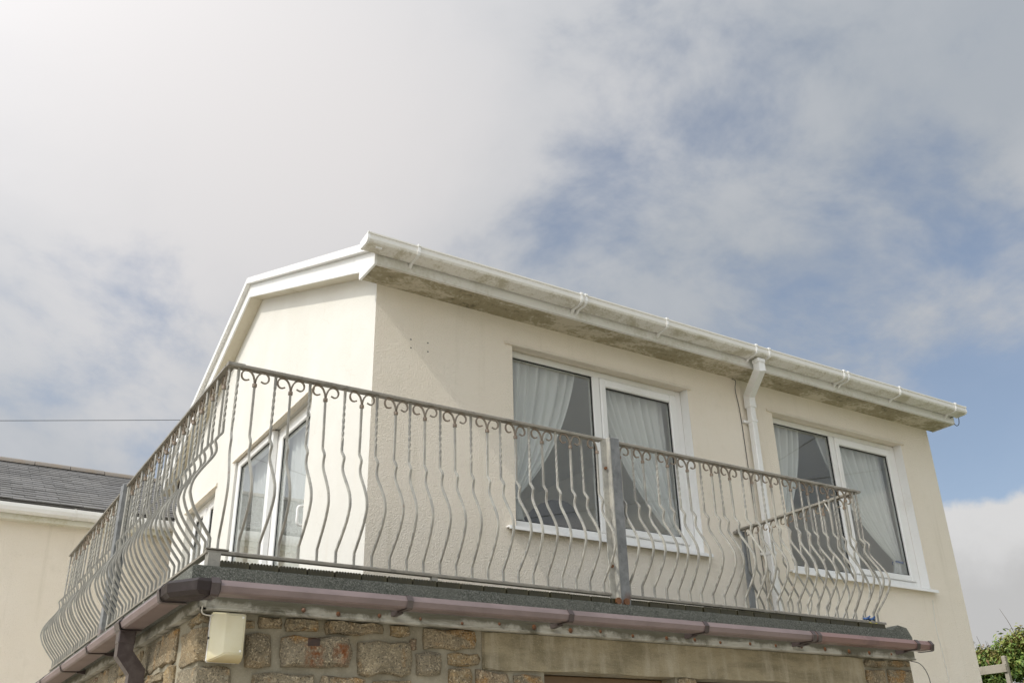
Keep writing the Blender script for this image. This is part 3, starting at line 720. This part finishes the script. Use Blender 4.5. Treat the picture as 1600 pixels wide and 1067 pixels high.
def arm_front(x, par, mt=M_brown):
    gut_front('bracket', x-.016, x+.016, mt, grow=.007, par=par)
    bm = bmesh.new(); extrude(bm, [(-1.46, -.162), (-1.3765, -.150), (-1.3765, -.178), (-1.46, -.174)], x-.014, x+.014, lambda u, v, s: (s, u, v)); obj('bracket_arm', bm, M_brown, par)
for x in (-.412, .579, 1.578): arm_front(x, g1)
for x in (2.515, 2.565): arm_front(x, g2)
arm_front(3.57, g2)
gut_front('stop_end', 3.705, 3.735, M_brown, grow=.009, par=g2)
for y in (.548, 1.486, 2.402, 3.3):
    gut_left('bracket', y-.014, y+.014, M_brown, grow=.007, par=g3)
    bm = bmesh.new(); extrude(bm, [(-1.46, -.162), (-1.4055, -.150), (-1.4055, -.178), (-1.46, -.174)], y-.014, y+.014, lambda u, v, s: (u, s, v)); obj('bracket_arm', bm, M_brown, g3)
# dark corner unit, chamfered
bm = bmesh.new()
def cornerpts(gr): 
    e = 1.566+gr
    return [(-1.37, -e), (-e+.10, -e), (-e, -e+.13), (-e, -1.29)]
rings = []
for u, v in [(.002, -.103), (.013, -.118), (.010, -.158), (-.01, -.174), (-.112, -.170)]:
    rings.append([bm.verts.new((x, y, v)) for x, y in cornerpts(u)])
for A, B in zip(rings, rings[1:]):
    for k in range(3): bm.faces.new((A[k], A[k+1], B[k+1], B[k]))
bmesh.ops.solidify(bm, geom=bm.faces[:], thickness=.004)
cu = obj('gutter_corner', bm, M_brown, ann)
gut_front('union_band', -1.415, -1.375, M_brown, grow=.019, par=cu); gut_left('union_band', -1.33, -1.29, M_brown, grow=.019, par=cu)
# left downpipe with outlet and swan neck
gut_left('outlet', -.42, -.30, M_brown, grow=.010, par=g3)
bm = bmesh.new()
box(bm, -1.563, -1.475, -.402, -.318, -.235, -.166, bev=.005)
sqpipe(bm, [(-1.519, -.36, -.21), (-1.519, -.36, -.285), (-1.445, -.36, -.375), (-1.445, -.36, -.47)], .040, axis=(0, 1, 0))
d2 = obj('downpipe', bm, M_brown, ann)
bm = bmesh.new(); box(bm, -1.480, -1.41, -.395, -.325, GW+.05, -.44, bev=.004); obj('pipe_length', bm, M_mauve, d2)
bm = bmesh.new(); box(bm, -1.492, -1.398, -.407, -.313, -.49, -.455, bev=.004); box(bm, -1.41, -1.376, -.44, -.28, -.50, -.475, bev=.003); obj('pipe_clip', bm, M_brown, d2)

# stones ------------------------------------------------------------
def stone(corners, P, proud, material, sub=3, rnd=random, name='stone', rough=1.0):
    """irregular proud stone; corners = 4 (u,v) points; P(u,v,out)"""
    ring0 = []
    for i in range(4):
        a = Vector(corners[i]); b = Vector(corners[(i+1) % 4]); L = (b-a).length
        nseg = max(2, min(5, int(L/.06)))
        for k in range(nseg):
            t_ = k/nseg; p = a.lerp(b, t_)
            nrm = Vector((b.y-a.y, a.x-b.x)).normalized()
            j = rnd.uniform(-.010, .010)*rough if k else -.012
            if k == 0:
                cen = sum((Vector(c) for c in corners), Vector((0, 0)))/4; p = p.lerp(cen, .07)
            else: p = p+nrm*j
            ring0.append(p)
    cen = sum(ring0, Vector((0, 0)))/len(ring0)
    bm = bmesh.new(); rg = []
    mn = min((Vector(corners[1])-Vector(corners[0])).length, (Vector(corners[3])-Vector(corners[0])).length)
    for ins, out in ((0, -.03), (0, proud*.45), (.010, proud*.85), (min(.03, mn*.22), proud)):
        row = []
        for p in ring0:
            dd = (cen-p); q = p+dd.normalized()*min(ins, dd.length*.5)
            row.append(bm.verts.new(P(q.x, q.y, out+(rnd.uniform(-.35, .35)*proud*rough if out > 0 and ins else 0))))
        rg.append(row)
    n = len(ring0)
    for A, B in zip(rg, rg[1:]):
        for k in range(n): bm.faces.new((A[k], A[(k+1) % n], B[(k+1) % n], B[k]))
    c = bm.verts.new(P(cen.x, cen.y, proud*rnd.uniform(.9, 1.25)))
    for k in range(n): bm.faces.new((rg[-1][k], rg[-1][(k+1) % n], c))
    return obj(name, bm, material, ann, smooth=28.0)
PF = lambda u, v, o_: (u, YF-o_, v)
PL = lambda u, v, o_: (XL-o_, u, v)
ex = {'s1': ((-1.165, -.298), (-1.040, -.292), (-1.024, -.446), (-1.160, -.455)),
      'rust': ((-.999, -.303), (-.627, -.282), (-.620, -.433), (-.990, -.448)),
      's3': ((-.598, -.303), (-.286, -.290), (-.281, -.455), (-.589, -.468)),
      't1': ((-1.184, -.236), (-1.122, -.234), (-1.119, -.271), (-1.181, -.277)),
      't2': ((-1.109, -.214), (-.991, -.214), (-.986, -.266), (-1.103, -.273)),
      't3': ((-.974, -.214), (-.803, -.214), (-.798, -.268), (-.969, -.279)),
      't4': ((-.775, -.214), (-.443, -.214), (-.440, -.259), (-.770, -.281)),
      't5': ((-.414, -.214), (-.296, -.214), (-.294, -.259), (-.411, -.266)),
      'red': ((-.228, -.214), (.103, -.214), (.104, -.308), (-.224, -.326)),
      'sm': ((-.292, -.272), (-.253, -.270), (-.251, -.327), (-.290, -.33)),
      'u1': ((-.262, -.345), (-.112, -.335), (-.111, -.448), (-.259, -.455)),
      'u2': ((-.078, -.336), (.122, -.328), (.124, -.386), (-.075, -.394)),
      'u3': ((-.068, -.412), (.070, -.406), (.070, -.500), (-.068, -.510)),
      'u4': ((.092, -.405), (.30, -.425), (.30, -.50), (.092, -.51)),
      'u5': ((.33, -.43), (.52, -.43), (.52, -.52), (.33, -.515)),
      'b1': ((-1.124, -.478), (-.800, -.466), (-.80, -.585), (-1.12, -.600)),
      'b2': ((-.775, -.468), (-.53, -.482), (-.53, -.60), (-.775, -.59)),
      'b3': ((-.505, -.488), (-.28, -.475), (-.28, -.60), (-.505, -.60)),
      'r1': ((3.262, -.220), (3.496, -.218), (3.480, -.262), (3.25, -.268)),
      'r2': ((3.25, -.285), (3.442, -.280), (3.44, -.385), (3.25, -.392)),
      'r3': ((3.475, -.275), (3.752, -.268), (3.752, -.385), (3.475, -.390)),
      'r4': ((3.52, -.216), (3.752, -.216), (3.752, -.25), (3.51, -.255)),
      'p1': ((1.51, -.405), (1.655, -.405), (1.655, -.55), (1.51, -.55))}
rs = random.Random(3)
for k, q in ex.items(): stone(q, PF, .030 if k not in ('t1', 'u2', 'r4', 'sm') else .013, M_stone_rust if k == 'rust' else M_stone, rnd=rs)
# quoins at the near corner wrap round it
z = -.215; k = 0
while z > -1.35:
    h = rs.uniform(.13, .24); lx = rs.uniform(.13, .19) if k % 2 == 0 else rs.uniform(.10, .15); ly = rs.uniform(.18, .32)
    if k == 0: h = .062; lx = .10
    if k == 1: h = .175; lx = .17
    bm = bmesh.new(); box(bm, XL-.02, XL+lx, YF-.02, YF+ly, z-h+.02, z, bev=.016, seg=2)
    bmesh.ops.subdivide_edges(bm, edges=[e for e in bm.edges if e.calc_length() > .06], cuts=2, use_grid_fill=True)
    for v in bm.verts: v.co += Vector((rs.uniform(-1, 1), rs.uniform(-1, 1), rs.uniform(-1, 1)))*.007
    obj('stone', bm, M_stone, ann, smooth=28.0); z -= h; k += 1
def courses(P, u0, u1, ztop, zbot, skip, rnd):
    z = ztop
    while z > zbot:
        h = rnd.uniform(.12, .21); u = u0+rnd.uniform(-.02, .05)
        while u < u1-.06:
            l = rnd.uniform(.16, .44)
            if u+l > u1-.1: l = u1-u
            a, b = u+.012, min(u+l, u1)-.012
            parts = [(z-.012, z-h+.012)]
            if h > .16 and rnd.random() < .4: mz = z-h*rnd.uniform(.4, .6); parts = [(z-.012, mz+.010), (mz-.010, z-h+.012)]
            for t_, bt_ in parts:
                if not skip(a, b, bt_, t_):
                    j = lambda: rnd.uniform(-.014, .014)
                    stone(((a+j(), t_+j()*.6), (b+j(), t_+j()*.6), (b+j(), bt_+j()*.6), (a+j(), bt_+j()*.6)), P, rnd.uniform(.014, .03), M_stone, rnd=rnd)
            u += l
        z -= h
rs2 = random.Random(11)
def skipF(a, b, c, d_): return any(a < h[1]+.02 and b > h[0]-.02 and c < h[3]+.02 and d_ > h[2]-.02 for h in (OP1, OP2)) or (d_ > -.60 and a < -.27) or (d_ > -.52 and a < .55) or (c > -.42 and a > 3.2 and False) or (d_ > -.40 and a > .1)
courses(PF, XL+.20, XR, -.50, -1.0, lambda a, b, c, d_: skipF(a, b, c, d_), rs2)
rs3 = random.Random(5)
courses(PL, YF+.34, 3.7, -.215, -1.05, lambda *q: False, rs3)
# concrete lintel over the lower openings
bm = bmesh.new()
n = 24; lo_, hi_ = [], []
for k in range(n+1):
    x = .142+(3.235-.142)*k/n
    lo_.append((x, -.400+rs.uniform(-.006, .006) if .4 < x else -.405+rs.uniform(-.012, .004))); hi_.append((x, -.212))
outl = lo_+hi_[::-1]
a = [bm.verts.new((x, YF-.016, z)) for x, z in outl]; b = [bm.verts.new((x, YF+.10, z)) for x, z in outl]
bm.faces.new(a)
for i in range(len(a)): j = (i+1) % len(a); bm.faces.new((a[i], a[j], b[j], b[i]))
bmesh.ops.bevel(bm, geom=[e for e in bm.edges if all(abs(v.co.y-(YF-.016)) < 1e-5 for v in e.verts)], offset=.008, segments=2, affect='EDGES')
bmesh.ops.triangulate(bm, faces=[f for f in bm.faces if len(f.verts) > 4])
obj('lintel', bm, M_lintel, ann)
bm = bmesh.new(); box(bm, -.862, -.792, -1.358, -1.33, -.345, -.302, bev=.006); obj('iron_stub', bm, M_stub, ann, label='square rusted iron stub set in a stone')

# deck boards on the slab (ends face the camera)
deck = thing('deck', 'mossy grooved timber deck boards laid on the balcony slab', 'decking', loc=(0, 0, ZB+.0085), rot=(0, -.0062, 0))
def board_mesh(length, wd=.138):
    prof = [(0, 0)]; ng = 9; p_ = wd/ng
    prof = [(0, .001), (0, .032)]
    for k in range(ng):
        x0 = k*p_
        if k: prof += [(x0, .022)]
        prof += [(x0+.003, .035), (x0+p_-.005, .035), (x0+p_-.002, .022)]
    prof = prof[:-1]+[(wd, .032), (wd, .001)]
    bm = bmesh.new(); extrude(bm, prof, 0, length, lambda u, v, s: (u, s, v)); return bm
bs = obj('deck_board', board_mesh(1.30), M_deck, deck, loc=(-1.318, -1.345, .001))
bl = None; x = -1.318; first = True
while x < 3.48:
    if x < -.14:
        if bl is None: bl = obj('deck_board', board_mesh(4.6), M_deck, deck)
        c = bl if x < -1.3 else bl.copy()
        if c is not bl: C.objects.link(c)
        c.parent = deck; c.location = (x, -1.345+random.uniform(-.004, .006), .001)
    else:
        c = bs if first else bs.copy()
        if not first: C.objects.link(c)
        first = False; c.parent = deck; c.location = (x, -1.345+random.uniform(-.004, .006), .001)
    x += .1475

# ------------------------------------------------------------------ balcony railing
RX, RYF, RRX, RYB, HT, ZBT = -1.369, -1.303, 3.542, 3.488, 1.0855, .085
rl = thing('balcony_railing', 'weathered wrought iron balcony railing with bellied twisted bars and scrolls', 'railing')
def bar_run(name, p0, p1, wd, th, z, mt=M_rail):
    a = Vector(p0); b = Vector(p1); t_ = (b-a).normalized(); nrm = Vector((t_.y, -t_.x)); bm = bmesh.new()
    prof = [(-wd/2, z-th), (wd/2, z-th), (wd/2, z-th*.35), (wd*.3, z), (-wd*.3, z), (-wd/2, z-th*.35)]
    L = (b-a).length
    extrude(bm, prof, 0, L, lambda u, v, s: (a.x+t_.x*s+nrm.x*u, a.y+t_.y*s+nrm.y*u, v)); return obj(name, bm, mt, rl)
for nm, zz, th, wd in (('top_rail', HT, .020, .046), ('bottom_rail', ZBT+.004, .018, .034)):
    bar_run(nm, (RX-.02, RYF), (1.068, RYF), wd, th, zz); bar_run(nm, (1.195, RYF), (RRX+(.03 if nm == 'top_rail' else .05), RYF), wd, th, zz)
    bar_run(nm, (RX, RYF+.024), (RX, 1.10), wd, th, zz); bar_run(nm, (RX, 1.215), (RX, RYB), wd, th, zz)
    bar_run(nm, (RRX, RYF+.024), (RRX, -.004), wd, th, zz)
prof = [(0, .085), (0, .143), (.002, .152), (.010, .164), (.060, .225), (.105, .29), (.128, .345), (.132, .375), (.122, .425), (.085, .49), (.040, .555), (.022, .595), (.026, .628), (.034, .650), (.022, .672), (0, .700), (0, .74)]
prof_s = catmull([(0, -o_, z_) for o_, z_ in prof], 2)
def path_to(ztop):
    p = list(prof_s); n = 22
    for k in range(1, n+1): p.append(Vector((0, 0, .74+(ztop-.74)*k/n)))
    return p
# twisted bar
bm = bmesh.new(); pt = path_to(HT-.012); n0 = len(prof_s)
tube(bm, pt, .0082, 4, twist=lambda i: max(0, min(i-n0, 16))*.62)
tw_me = obj('baluster', bm, M_steel, rl, smooth=30.0)
# scroll bar
bm = bmesh.new(); ps = [p for p in path_to(.985)]
tube(bm, ps, .0080, 4)
sc_me = obj('baluster', bm, M_steel, rl, smooth=30.0)
bm = bmesh.new(); tube(bm, [(0, 0, .972), (0, 0, .990)], .0125, 8); obj('collar', bm, M_scroll, sc_me)
def scroll_mesh(sides):
    bm = bmesh.new()
    for s in sides:
        pts = [(0, .985), (.004, 1.012), (.012, 1.036), (.026, 1.054), (.044, 1.061), (.062, 1.056), (.073, 1.040), (.073, 1.020), (.062, 1.005), (.047, 1.003), (.032, 1.010)]
        pts = catmull([(s*x, 0, z) for x, z in pts], 2)
        tube(bm, pts, lambda i: .0062 if i < 16 else .0052, 4, flat=1.0)
    return bm
obj('scroll', scroll_mesh((-1, 1)), M_scroll, sc_me, smooth=40.0)
half = {}
for s in (-1, 1):
    bm = bmesh.new(); tube(bm, ps, .0080, 4); h_ = obj('baluster', bm, M_steel, rl, smooth=30.0)
    bm = bmesh.new(); tube(bm, [(0, 0, .972), (0, 0, .990)], .0125, 8); obj('collar', bm, M_scroll, h_)
    obj('scroll', scroll_mesh((s,)), M_scroll, h_, smooth=40.0); half[s] = h_
used = set()
def place(proto, x, y, rz):
    if proto.name not in used: used.add(proto.name); o = proto
    else: o = copy_tree(proto, rl)
    o.location = (x, y, 0); o.rotation_euler = (random.uniform(-.008, .008), random.uniform(-.010, .010), rz+random.uniform(-.09, .09))
    return o
# front, near panel: twisted at the corner, then scroll / twisted alternately
place(tw_me, -1.333, RYF, R(-12))
x, k = -1.23, 0
while x < 1.05:
    last = x+.103 > 1.05
    place(half[-1] if last and k % 2 == 0 else (sc_me if k % 2 == 0 else tw_me), x, RYF, 0); x += .1023; k += 1
x, k = 1.222, 0
while x < 3.50:
    place(half[1] if k == 0 else (sc_me if k % 2 == 0 else tw_me), x, RYF, 0); x += .0985; k += 1
place(tw_me, 3.528, RYF, R(25))
# left side: two panels
place(tw_me, RX, -1.285, R(-80))
y, k = -1.205, 0
while y < 1.09: place(sc_me if k % 2 == 0 else tw_me, RX, y, R(-90)); y += .0995; k += 1
y, k = 1.27, 0
while y < RYB-.02: place(sc_me if k % 2 else tw_me, RX, y, R(-90)); y += .0995; k += 1
# short return to the wall on the right
y, k = -1.262, 0
while y < -.06: place(tw_me if k % 2 == 0 else sc_me, RRX, y, R(90)); y += .0985; k += 1
# posts
bm = bmesh.new(); box(bm, 1.112, 1.192, RYF-.042, RYF+.038, -.03, 1.092, bev=.004); ps_ = obj('post', bm, M_galv, rl)
bm = bmesh.new(); box(bm, 1.062, 1.1095, RYF-.012, RYF-.004, .0, 1.085); box(bm, 1.1015, 1.1095, RYF-.05, RYF-.0125, .0, 1.085); obj('post_angle', bm, M_steel, rl)
for z_ in (.25, .88):
    bm = bmesh.new(); tube(bm, [(1.082, RYF-.024, z_), (1.082, RYF-.010, z_)], .010, 6); obj('bolt', bm, M_rust, ps_)
for x_ in (1.090, 1.152):
    bm = bmesh.new(); tube(bm, [(x_, RYF-.052, .035), (x_, RYF-.040, .035)], .022, 8); obj('bolt', bm, M_rust, ps_)
bm = bmesh.new(); box(bm, RX-.042, RX+.038, 1.118, 1.20, -.03, 1.092, bev=.004); obj('post', bm, M_galv, rl)
bm = bmesh.new(); box(bm, RX-.012, RX-.004, 1.07, 1.116, .0, 1.085); obj('post_angle', bm, M_steel, rl)
bm = bmesh.new(); box(bm, RRX-.035, RRX+.035, -.075, -.06, .0, 1.05, bev=.002); obj('post', bm, M_galv, rl)
bm = bmesh.new(); box(bm, RRX-.06, RRX+.03, -.03, -.0005, 1.035, 1.06, bev=.002); obj('wall_tab', bm, M_rail, rl)
for x_ in (-.142, 2.373, 3.3):
    bm = bmesh.new(); box(bm, x_-.018, x_+.018, RYF-.012, RYF+.012, -.004, .072); obj('foot', bm, M_steel, rl)
bm = bmesh.new(); box(bm, RX-.01, RX+.05, RYF-.03, RYF+.03, -.004, .072); obj('foot', bm, M_steel, rl)
for y_ in (.0, 2.3):
    bm = bmesh.new(); box(bm, RX-.012, RX+.012, y_-.018, y_+.018, -.004, .072); obj('foot', bm, M_steel, rl)
bm = bmesh.new(); box(bm, RX-.022, RX+.09, RYF-.020, RYF+.020, ZBT+.005, ZBT+.010); obj('corner_plate', bm, M_rail, rl)
bm = bmesh.new(); box(bm, RX-.016, RX+.075, RYF-.013, RYF+.013, HT+.0005, HT+.004); obj('corner_plate', bm, M_rail, rl)

# ------------------------------------------------------------------ small things
lampo = thing('wall_light', 'yellowed rectangular plastic casing fixed to the stone wall beside the near corner', 'wall light')
bm = bmesh.new(); box(bm, -1.342, -1.196, -1.375, -1.335, -.437, -.222, bev=.006); obj('base_plate', bm, M_upvc, lampo)
bm = bmesh.new(); rr_ = []
for yv, x0_, x1_, z0_, z1_ in ((-1.3755, -1.345, -1.190, -.440, -.219), (-1.392, -1.345, -1.190, -.440, -.219), (-1.440, -1.300, -1.197, -.418, -.226), (-1.452, -1.285, -1.206, -.408, -.234)):
    rr_.append([bm.verts.new(p) for p in ((x0_, yv, z0_), (x1_, yv, z0_), (x1_, yv, z1_), (x0_, yv, z1_))])
for A, B in zip(rr_, rr_[1:]):
    for k in range(4): bm.faces.new((A[k], A[(k+1) % 4], B[(k+1) % 4], B[k]))
bm.faces.new(rr_[-1])
bmesh.ops.bevel(bm, geom=[e for e in bm.edges], offset=.005, segments=2, affect='EDGES')
obj('cover', bm, M_lamp, lampo, smooth=40.0)
for z_ in (-.245, -.395):
    bm = bmesh.new(); tube(bm, [(-1.216, -1.4535, z_), (-1.216, -1.450, z_)], .0055, 8); obj('screw', bm, M_upvc, lampo)
bm = bmesh.new(); tube(bm, [(-1.351, -1.384, -.335), (-1.346, -1.384, -.335)], .006, 6); obj('screw', bm, M_cable_k, lampo)
def cable(name, label, pts, r, mt, cat, n=5):
    bm = bmesh.new(); tube(bm, catmull(pts, n), r, 6); o = obj(name, bm, mt, smooth=True, loc=(0, 0, ZB)); return tag(o, label, cat)
cable('cable', 'thin white cable looped under the fascia at the near corner beside the wall light', [(-1.40, -1.415, -.196), (-1.395, -1.40, -.226), (-1.36, -1.395, -.236), (-1.31, -1.395, -.228), (-1.27, -1.39, -.226)], .0035, M_cable_w, 'cable')
cable('cable', 'dark cable running down the wall beside the white downpipe', [(3.70, -.02, 2.56), (3.715, -.05, 2.53), (3.735, -.012, 2.45), (3.765, -.008, 2.2), (3.775, -.008, 1.5), (3.79, -.008, .7), (3.80, -.008, .05)], .0035, M_wire, 'cable')
cable('cable', 'thin grey cable hanging from the fascia at the right end of the stone extension', [(3.70, -1.38, -.185), (3.78, -1.40, -.205), (3.83, -1.41, -.28), (3.85, -1.40, -.40), (3.84, -1.39, -.70), (3.84, -1.39, -1.5), (3.84, -1.39, -2.6)], .003, M_wire, 'cable')
cable('cable', 'small dark wire loop under the far right end of the eaves gutter', [(6.66, -.30, 2.62), (6.79, -.31, 2.66), (6.80, -.30, 2.58), (6.765, -.29, 2.55), (6.735, -.285, 2.57)], .004, M_cable_k, 'cable')
bm = bmesh.new(); tube(bm, catmull([(3.552, -.98, 1.095), (3.53, -1.0, 1.06), (3.545, -1.02, .98), (3.535, -1.03, .86)], 5), .007, 5)
tag(obj('strap', bm, M_cable_w, smooth=True, loc=(0, 0, ZB)), 'white plastic strap hanging from the top rail at the right end', 'strap')
for xx, lab in ((3.40, 'left of two blue cord knots at the foot of the railing at its right end'), (3.455, 'right of two blue cord knots at the foot of the railing at its right end')):
    bm = bmesh.new(); tube(bm, [(xx+.016*math.cos(a), RYF+.016*math.sin(a), ZBT+.018+.006*math.sin(3*a)) for a in [q*math.pi/4 for q in range(10)]], .0085, 5); tube(bm, [(xx, RYF-.015, ZBT+.02), (xx+.01, RYF-.026, ZBT+.035)], .006, 5)
    tag(obj('cord_knot', bm, M_blue, smooth=True, loc=(0, 0, ZB)), lab, 'cord', 'blue cords on the railing')
bm = bmesh.new(); tube(bm, catmull([(3.40, RYF-.02, ZBT-.012), (3.44, RYF-.024, ZBT-.022), (3.48, RYF-.02, ZBT-.014)], 4), .006, 5)
tag(obj('cord', bm, M_yellow, smooth=True, loc=(0, 0, ZB)), 'short yellow cord under the bottom rail near the right end', 'cord')
# overhead wires
def wire(label, a, b, sag, r, n=24):
    a = Vector(a); b = Vector(b); bm = bmesh.new()
    pts = []
    for k in range(n+1):
        t_ = k/n; p = a.lerp(b, t_); p.z -= sag*4*t_*(1-t_); pts.append(p)
    tube(bm, pts, r, 5); return tag(obj('overhead_wire', bm, M_wire, smooth=True, loc=(0, 0, ZB)), label, 'wire')
wire('thin dark overhead wire crossing the sky left of the gable', (-8.0, 9, 3.05), (2.2, 9, 4.95), .02, .005)

wire('overhead wire in front of the house, mirrored in the farther front window', (16.0, -18.0, 5.55), (10.9, -.75, 5.5), .0, .012)
wire('second overhead wire in front of the house, mirrored low in the farther front window', (8.0, -17.6, 5.55), (20.6, .8, 5.5), .0, .012)
for (px_, py_), lb in (((10.9, -.85), 'timber utility pole just outside the view to the right'), ((20.7, .9), 'farther timber utility pole outside the view to the right')):
    po = thing('utility_pole', lb, 'pole', (px_, py_, 1.9))
    bm = bmesh.new(); tube(bm, [(0, 0, 0), (0, 0, 6.5)], lambda i: .13-.03*i, 10); obj('pole', bm, M_timber, po, smooth=40.0)
    bm = bmesh.new(); box(bm, -.5, .5, -.05, .05, 6.1, 6.2); obj('crossarm', bm, M_timber, po)

# ------------------------------------------------------------------ neighbouring house on the left
nb = thing('neighbouring_house', 'cream neighbouring house with grey slate roof and white gutter at the left edge', 'house')
NY, NE, NRY, NRZ, NX0, NX1 = 6.0, 2.19, 8.35, 3.33, -11.0, 5.0
bm = bmesh.new()
box(bm, NX0, NX1, NY+.18, 10.7, GW, NE-.10)
for xx in (NX0, NX1): bm.faces.new([bm.verts.new(p) for p in ((xx, NY+.18, NE-.10), (xx, 10.7, NE-.10), (xx, NRY, NRZ-.05))])
obj('wall', bm, M_render, nb)
slope = (NRZ-NE)/(NRY-NY)
bm = bmesh.new()
extrude(bm, [(NY-.03, NE+.012), (NRY, NRZ+.02), (10.85, NE-.06), (10.85, NE-.13), (NRY, NRZ-.07), (NY-.03, NE-.01)], NX0-.1, NX1, lambda u, v, s: (s, u, v)); nr = obj('roof', bm, M_slate, nb)
bm = bmesh.new(); rows = 19; rs4 = random.Random(9)
for k in range(rows):
    y0 = NY-.06+(NRY-NY+.04)*k/rows; y1 = NY-.06+(NRY-NY+.04)*(k+1.25)/rows
    x = NX0-.1+(.13 if k % 2 else 0)
    while x < NX1-.02:
        x1 = min(x+.252, NX1); j = rs4.uniform(-.003, .004)
        z0 = NE+slope*(y0-NY)+.052+j; z1 = NE+slope*(min(y1, NRY)-NY)+.036
        q = [bm.verts.new(p) for p in ((x+.002, y0, z0), (x1-.002, y0, z0), (x1-.002, min(y1, NRY), z1), (x+.002, min(y1, NRY), z1))]
        q2 = [bm.verts.new(p) for p in ((x+.002, y0, z0-.012), (x1-.002, y0, z0-.012))]
        bm.faces.new(q); bm.faces.new((q2[0], q2[1], q[1], q[0])); x = x1
obj('slates', bm, M_slate, nr, kind='stuff')
x = NX0-.1; bm = bmesh.new()
L = .46
ring_ = [(NRY+.13*math.cos(a), NRZ+.0+.085*math.sin(a)) for a in [math.pi*k/6 for k in range(7)]]
extrude(bm, [(u, v) for u, v in ring_], .004, L-.004, lambda u, v, s: (s, u, v)); rt_ = obj('ridge_tile', bm, M_ridge, nr, loc=(x, 0, 0), smooth=40.0)
x += L
while x < NX1-.3: c = rt_.copy(); C.objects.link(c); c.parent = nr; c.location = (x, random.uniform(-.006, .006), random.uniform(-.006, .006)); x += L
bm = bmesh.new(); box(bm, NX0, NX1, NY+.05, NY+.075, NE-.19, NE-.035); obj('fascia', bm, M_wingtrim, nb)
bm = bmesh.new(); box(bm, NX0, NX1, NY+.0755, NY+.1795, NE-.185, NE-.17); obj('soffit', bm, M_wingtrim, nb)
ng_ = [(NY+.045, NE-.035), (NY+.045, NE-.10), (NY+.02, NE-.128), (NY-.02, NE-.128), (NY-.055, NE-.11), (NY-.068, NE-.07), (NY-.068, NE-.03)]
bm = bmesh.new(); extrude(bm, shell(ng_, .004), NX0-.05, NX1, lambda u, v, s: (s, u, v)); gg = obj('gutter', bm, M_upvc, nb)
x = -5.85
while x < -.1:
    bm = bmesh.new(); extrude(bm, shell([(u+(NY-.01-u)*-.09, v-.004 if v < NE-.05 else v+.003) for u, v in ng_], .007), x-.012, x+.012, lambda u, v, s: (s, u, v)); obj('bracket', bm, M_upvc, gg); x += .95

# ------------------------------------------------------------------ hedge and fence on the bank to the right
fe = thing('wooden_fence', 'weathered grey timber post and rail fence in front of the hedge', 'fence')
bm = bmesh.new(); box(bm, 12.96, 13.03, 3.62, 3.69, -.75, .97, bev=.006); obj('post', bm, M_timber, fe)
bm = bmesh.new(); box(bm, 12.93, 12.96, 3.625, 5.6, .715, .845, bev=.004); obj('rail', bm, M_timber, fe)
bm = bmesh.new(); box(bm, 12.962, 13.03, 5.40, 5.47, -.75, .97, bev=.006); obj('post', bm, M_timber, fe)
hg = thing('hedge', 'overgrown green hedge with bare twigs beyond the right side of the house', 'hedge', loc=(0, 0, ZB))
rh = random.Random(21)
bm = bmesh.new(); tl = bm.faces.layers.float.new('tint')
def hump(x, y): return 1.23+.05*math.sin(y*2.1+x)+.08*math.sin(y*5.3+1.3)+.08*math.sin(y*11+x*7)
clumps = [(rh.uniform(13.25, 15.3), rh.uniform(1.6, 6.6), rh.random()) for _ in range(1300)]
for (cx_, cy_, tone) in clumps:
    top_ = hump(cx_, cy_)-.10*abs(cx_-14.3)
    cz_ = top_-abs(rh.gauss(0, .30)) if rh.random() < .75 else rh.uniform(-.5, top_)
    if rh.random() < .40: cx_ = 13.25+abs(rh.gauss(0, .14))
    rad = rh.uniform(.08, .20)
    for _ in range(46):
        dv = Vector((rh.gauss(0, 1), rh.gauss(0, 1), rh.gauss(0, 1))); dv.normalize(); p = Vector((cx_, cy_, cz_))+dv*rad*rh.uniform(.3, 1.15)
        nrm = (dv+Vector((rh.uniform(-.8, .8), rh.uniform(-.8, .8), rh.uniform(-.2, 1)))).normalized()
        t1 = nrm.orthogonal().normalized(); t1.rotate(Matrix.Rotation(rh.uniform(0, 6.28), 3, nrm)); t2 = nrm.cross(t1)
        L_ = rh.uniform(.024, .050); w_ = L_*.5
        f = bm.faces.new([bm.verts.new(p+t1*a_*L_+t2*b_*w_+nrm*c_*L_) for a_, b_, c_ in ((-1, 0, 0), (-.2, -1, .15), (1, 0, -.1), (-.2, 1, .15))])
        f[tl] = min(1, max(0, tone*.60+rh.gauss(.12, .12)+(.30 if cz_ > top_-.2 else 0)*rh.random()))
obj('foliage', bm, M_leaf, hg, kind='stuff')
bm = bmesh.new()
for _ in range(120):
    x_, y_ = rh.uniform(13.4, 15.2), rh.uniform(1.6, 6.6); z_ = hump(x_, y_)-.22
    a_ = Vector((x_, y_, z_)); dirv = Vector((rh.uniform(-.5, .5), rh.uniform(-.6, .6), 1)).normalized(); L_ = rh.uniform(.3, .62)
    tube(bm, catmull([a_, a_+dirv*L_*.5+Vector((0, rh.uniform(-.04, .04), 0)), a_+dirv*L_+Vector((rh.uniform(-.08, .08), rh.uniform(-.08, .08), 0))], 3), lambda i: .007-.0008*i, 4)
obj('twigs', bm, M_twig, hg, kind='stuff')
bm = bmesh.new()
for _ in range(16):
    x_, y_ = rh.uniform(13.6, 15.0), rh.uniform(1.6, 6.6)
    tube(bm, [(x_, y_, -.75), (x_+rh.uniform(-.1, .1), y_+rh.uniform(-.1, .1), 0), (x_+rh.uniform(-.2, .2), y_+rh.uniform(-.2, .2), .6)], lambda i: .03-.01*i, 6)
obj('stems', bm, M_twig, hg, kind='stuff')
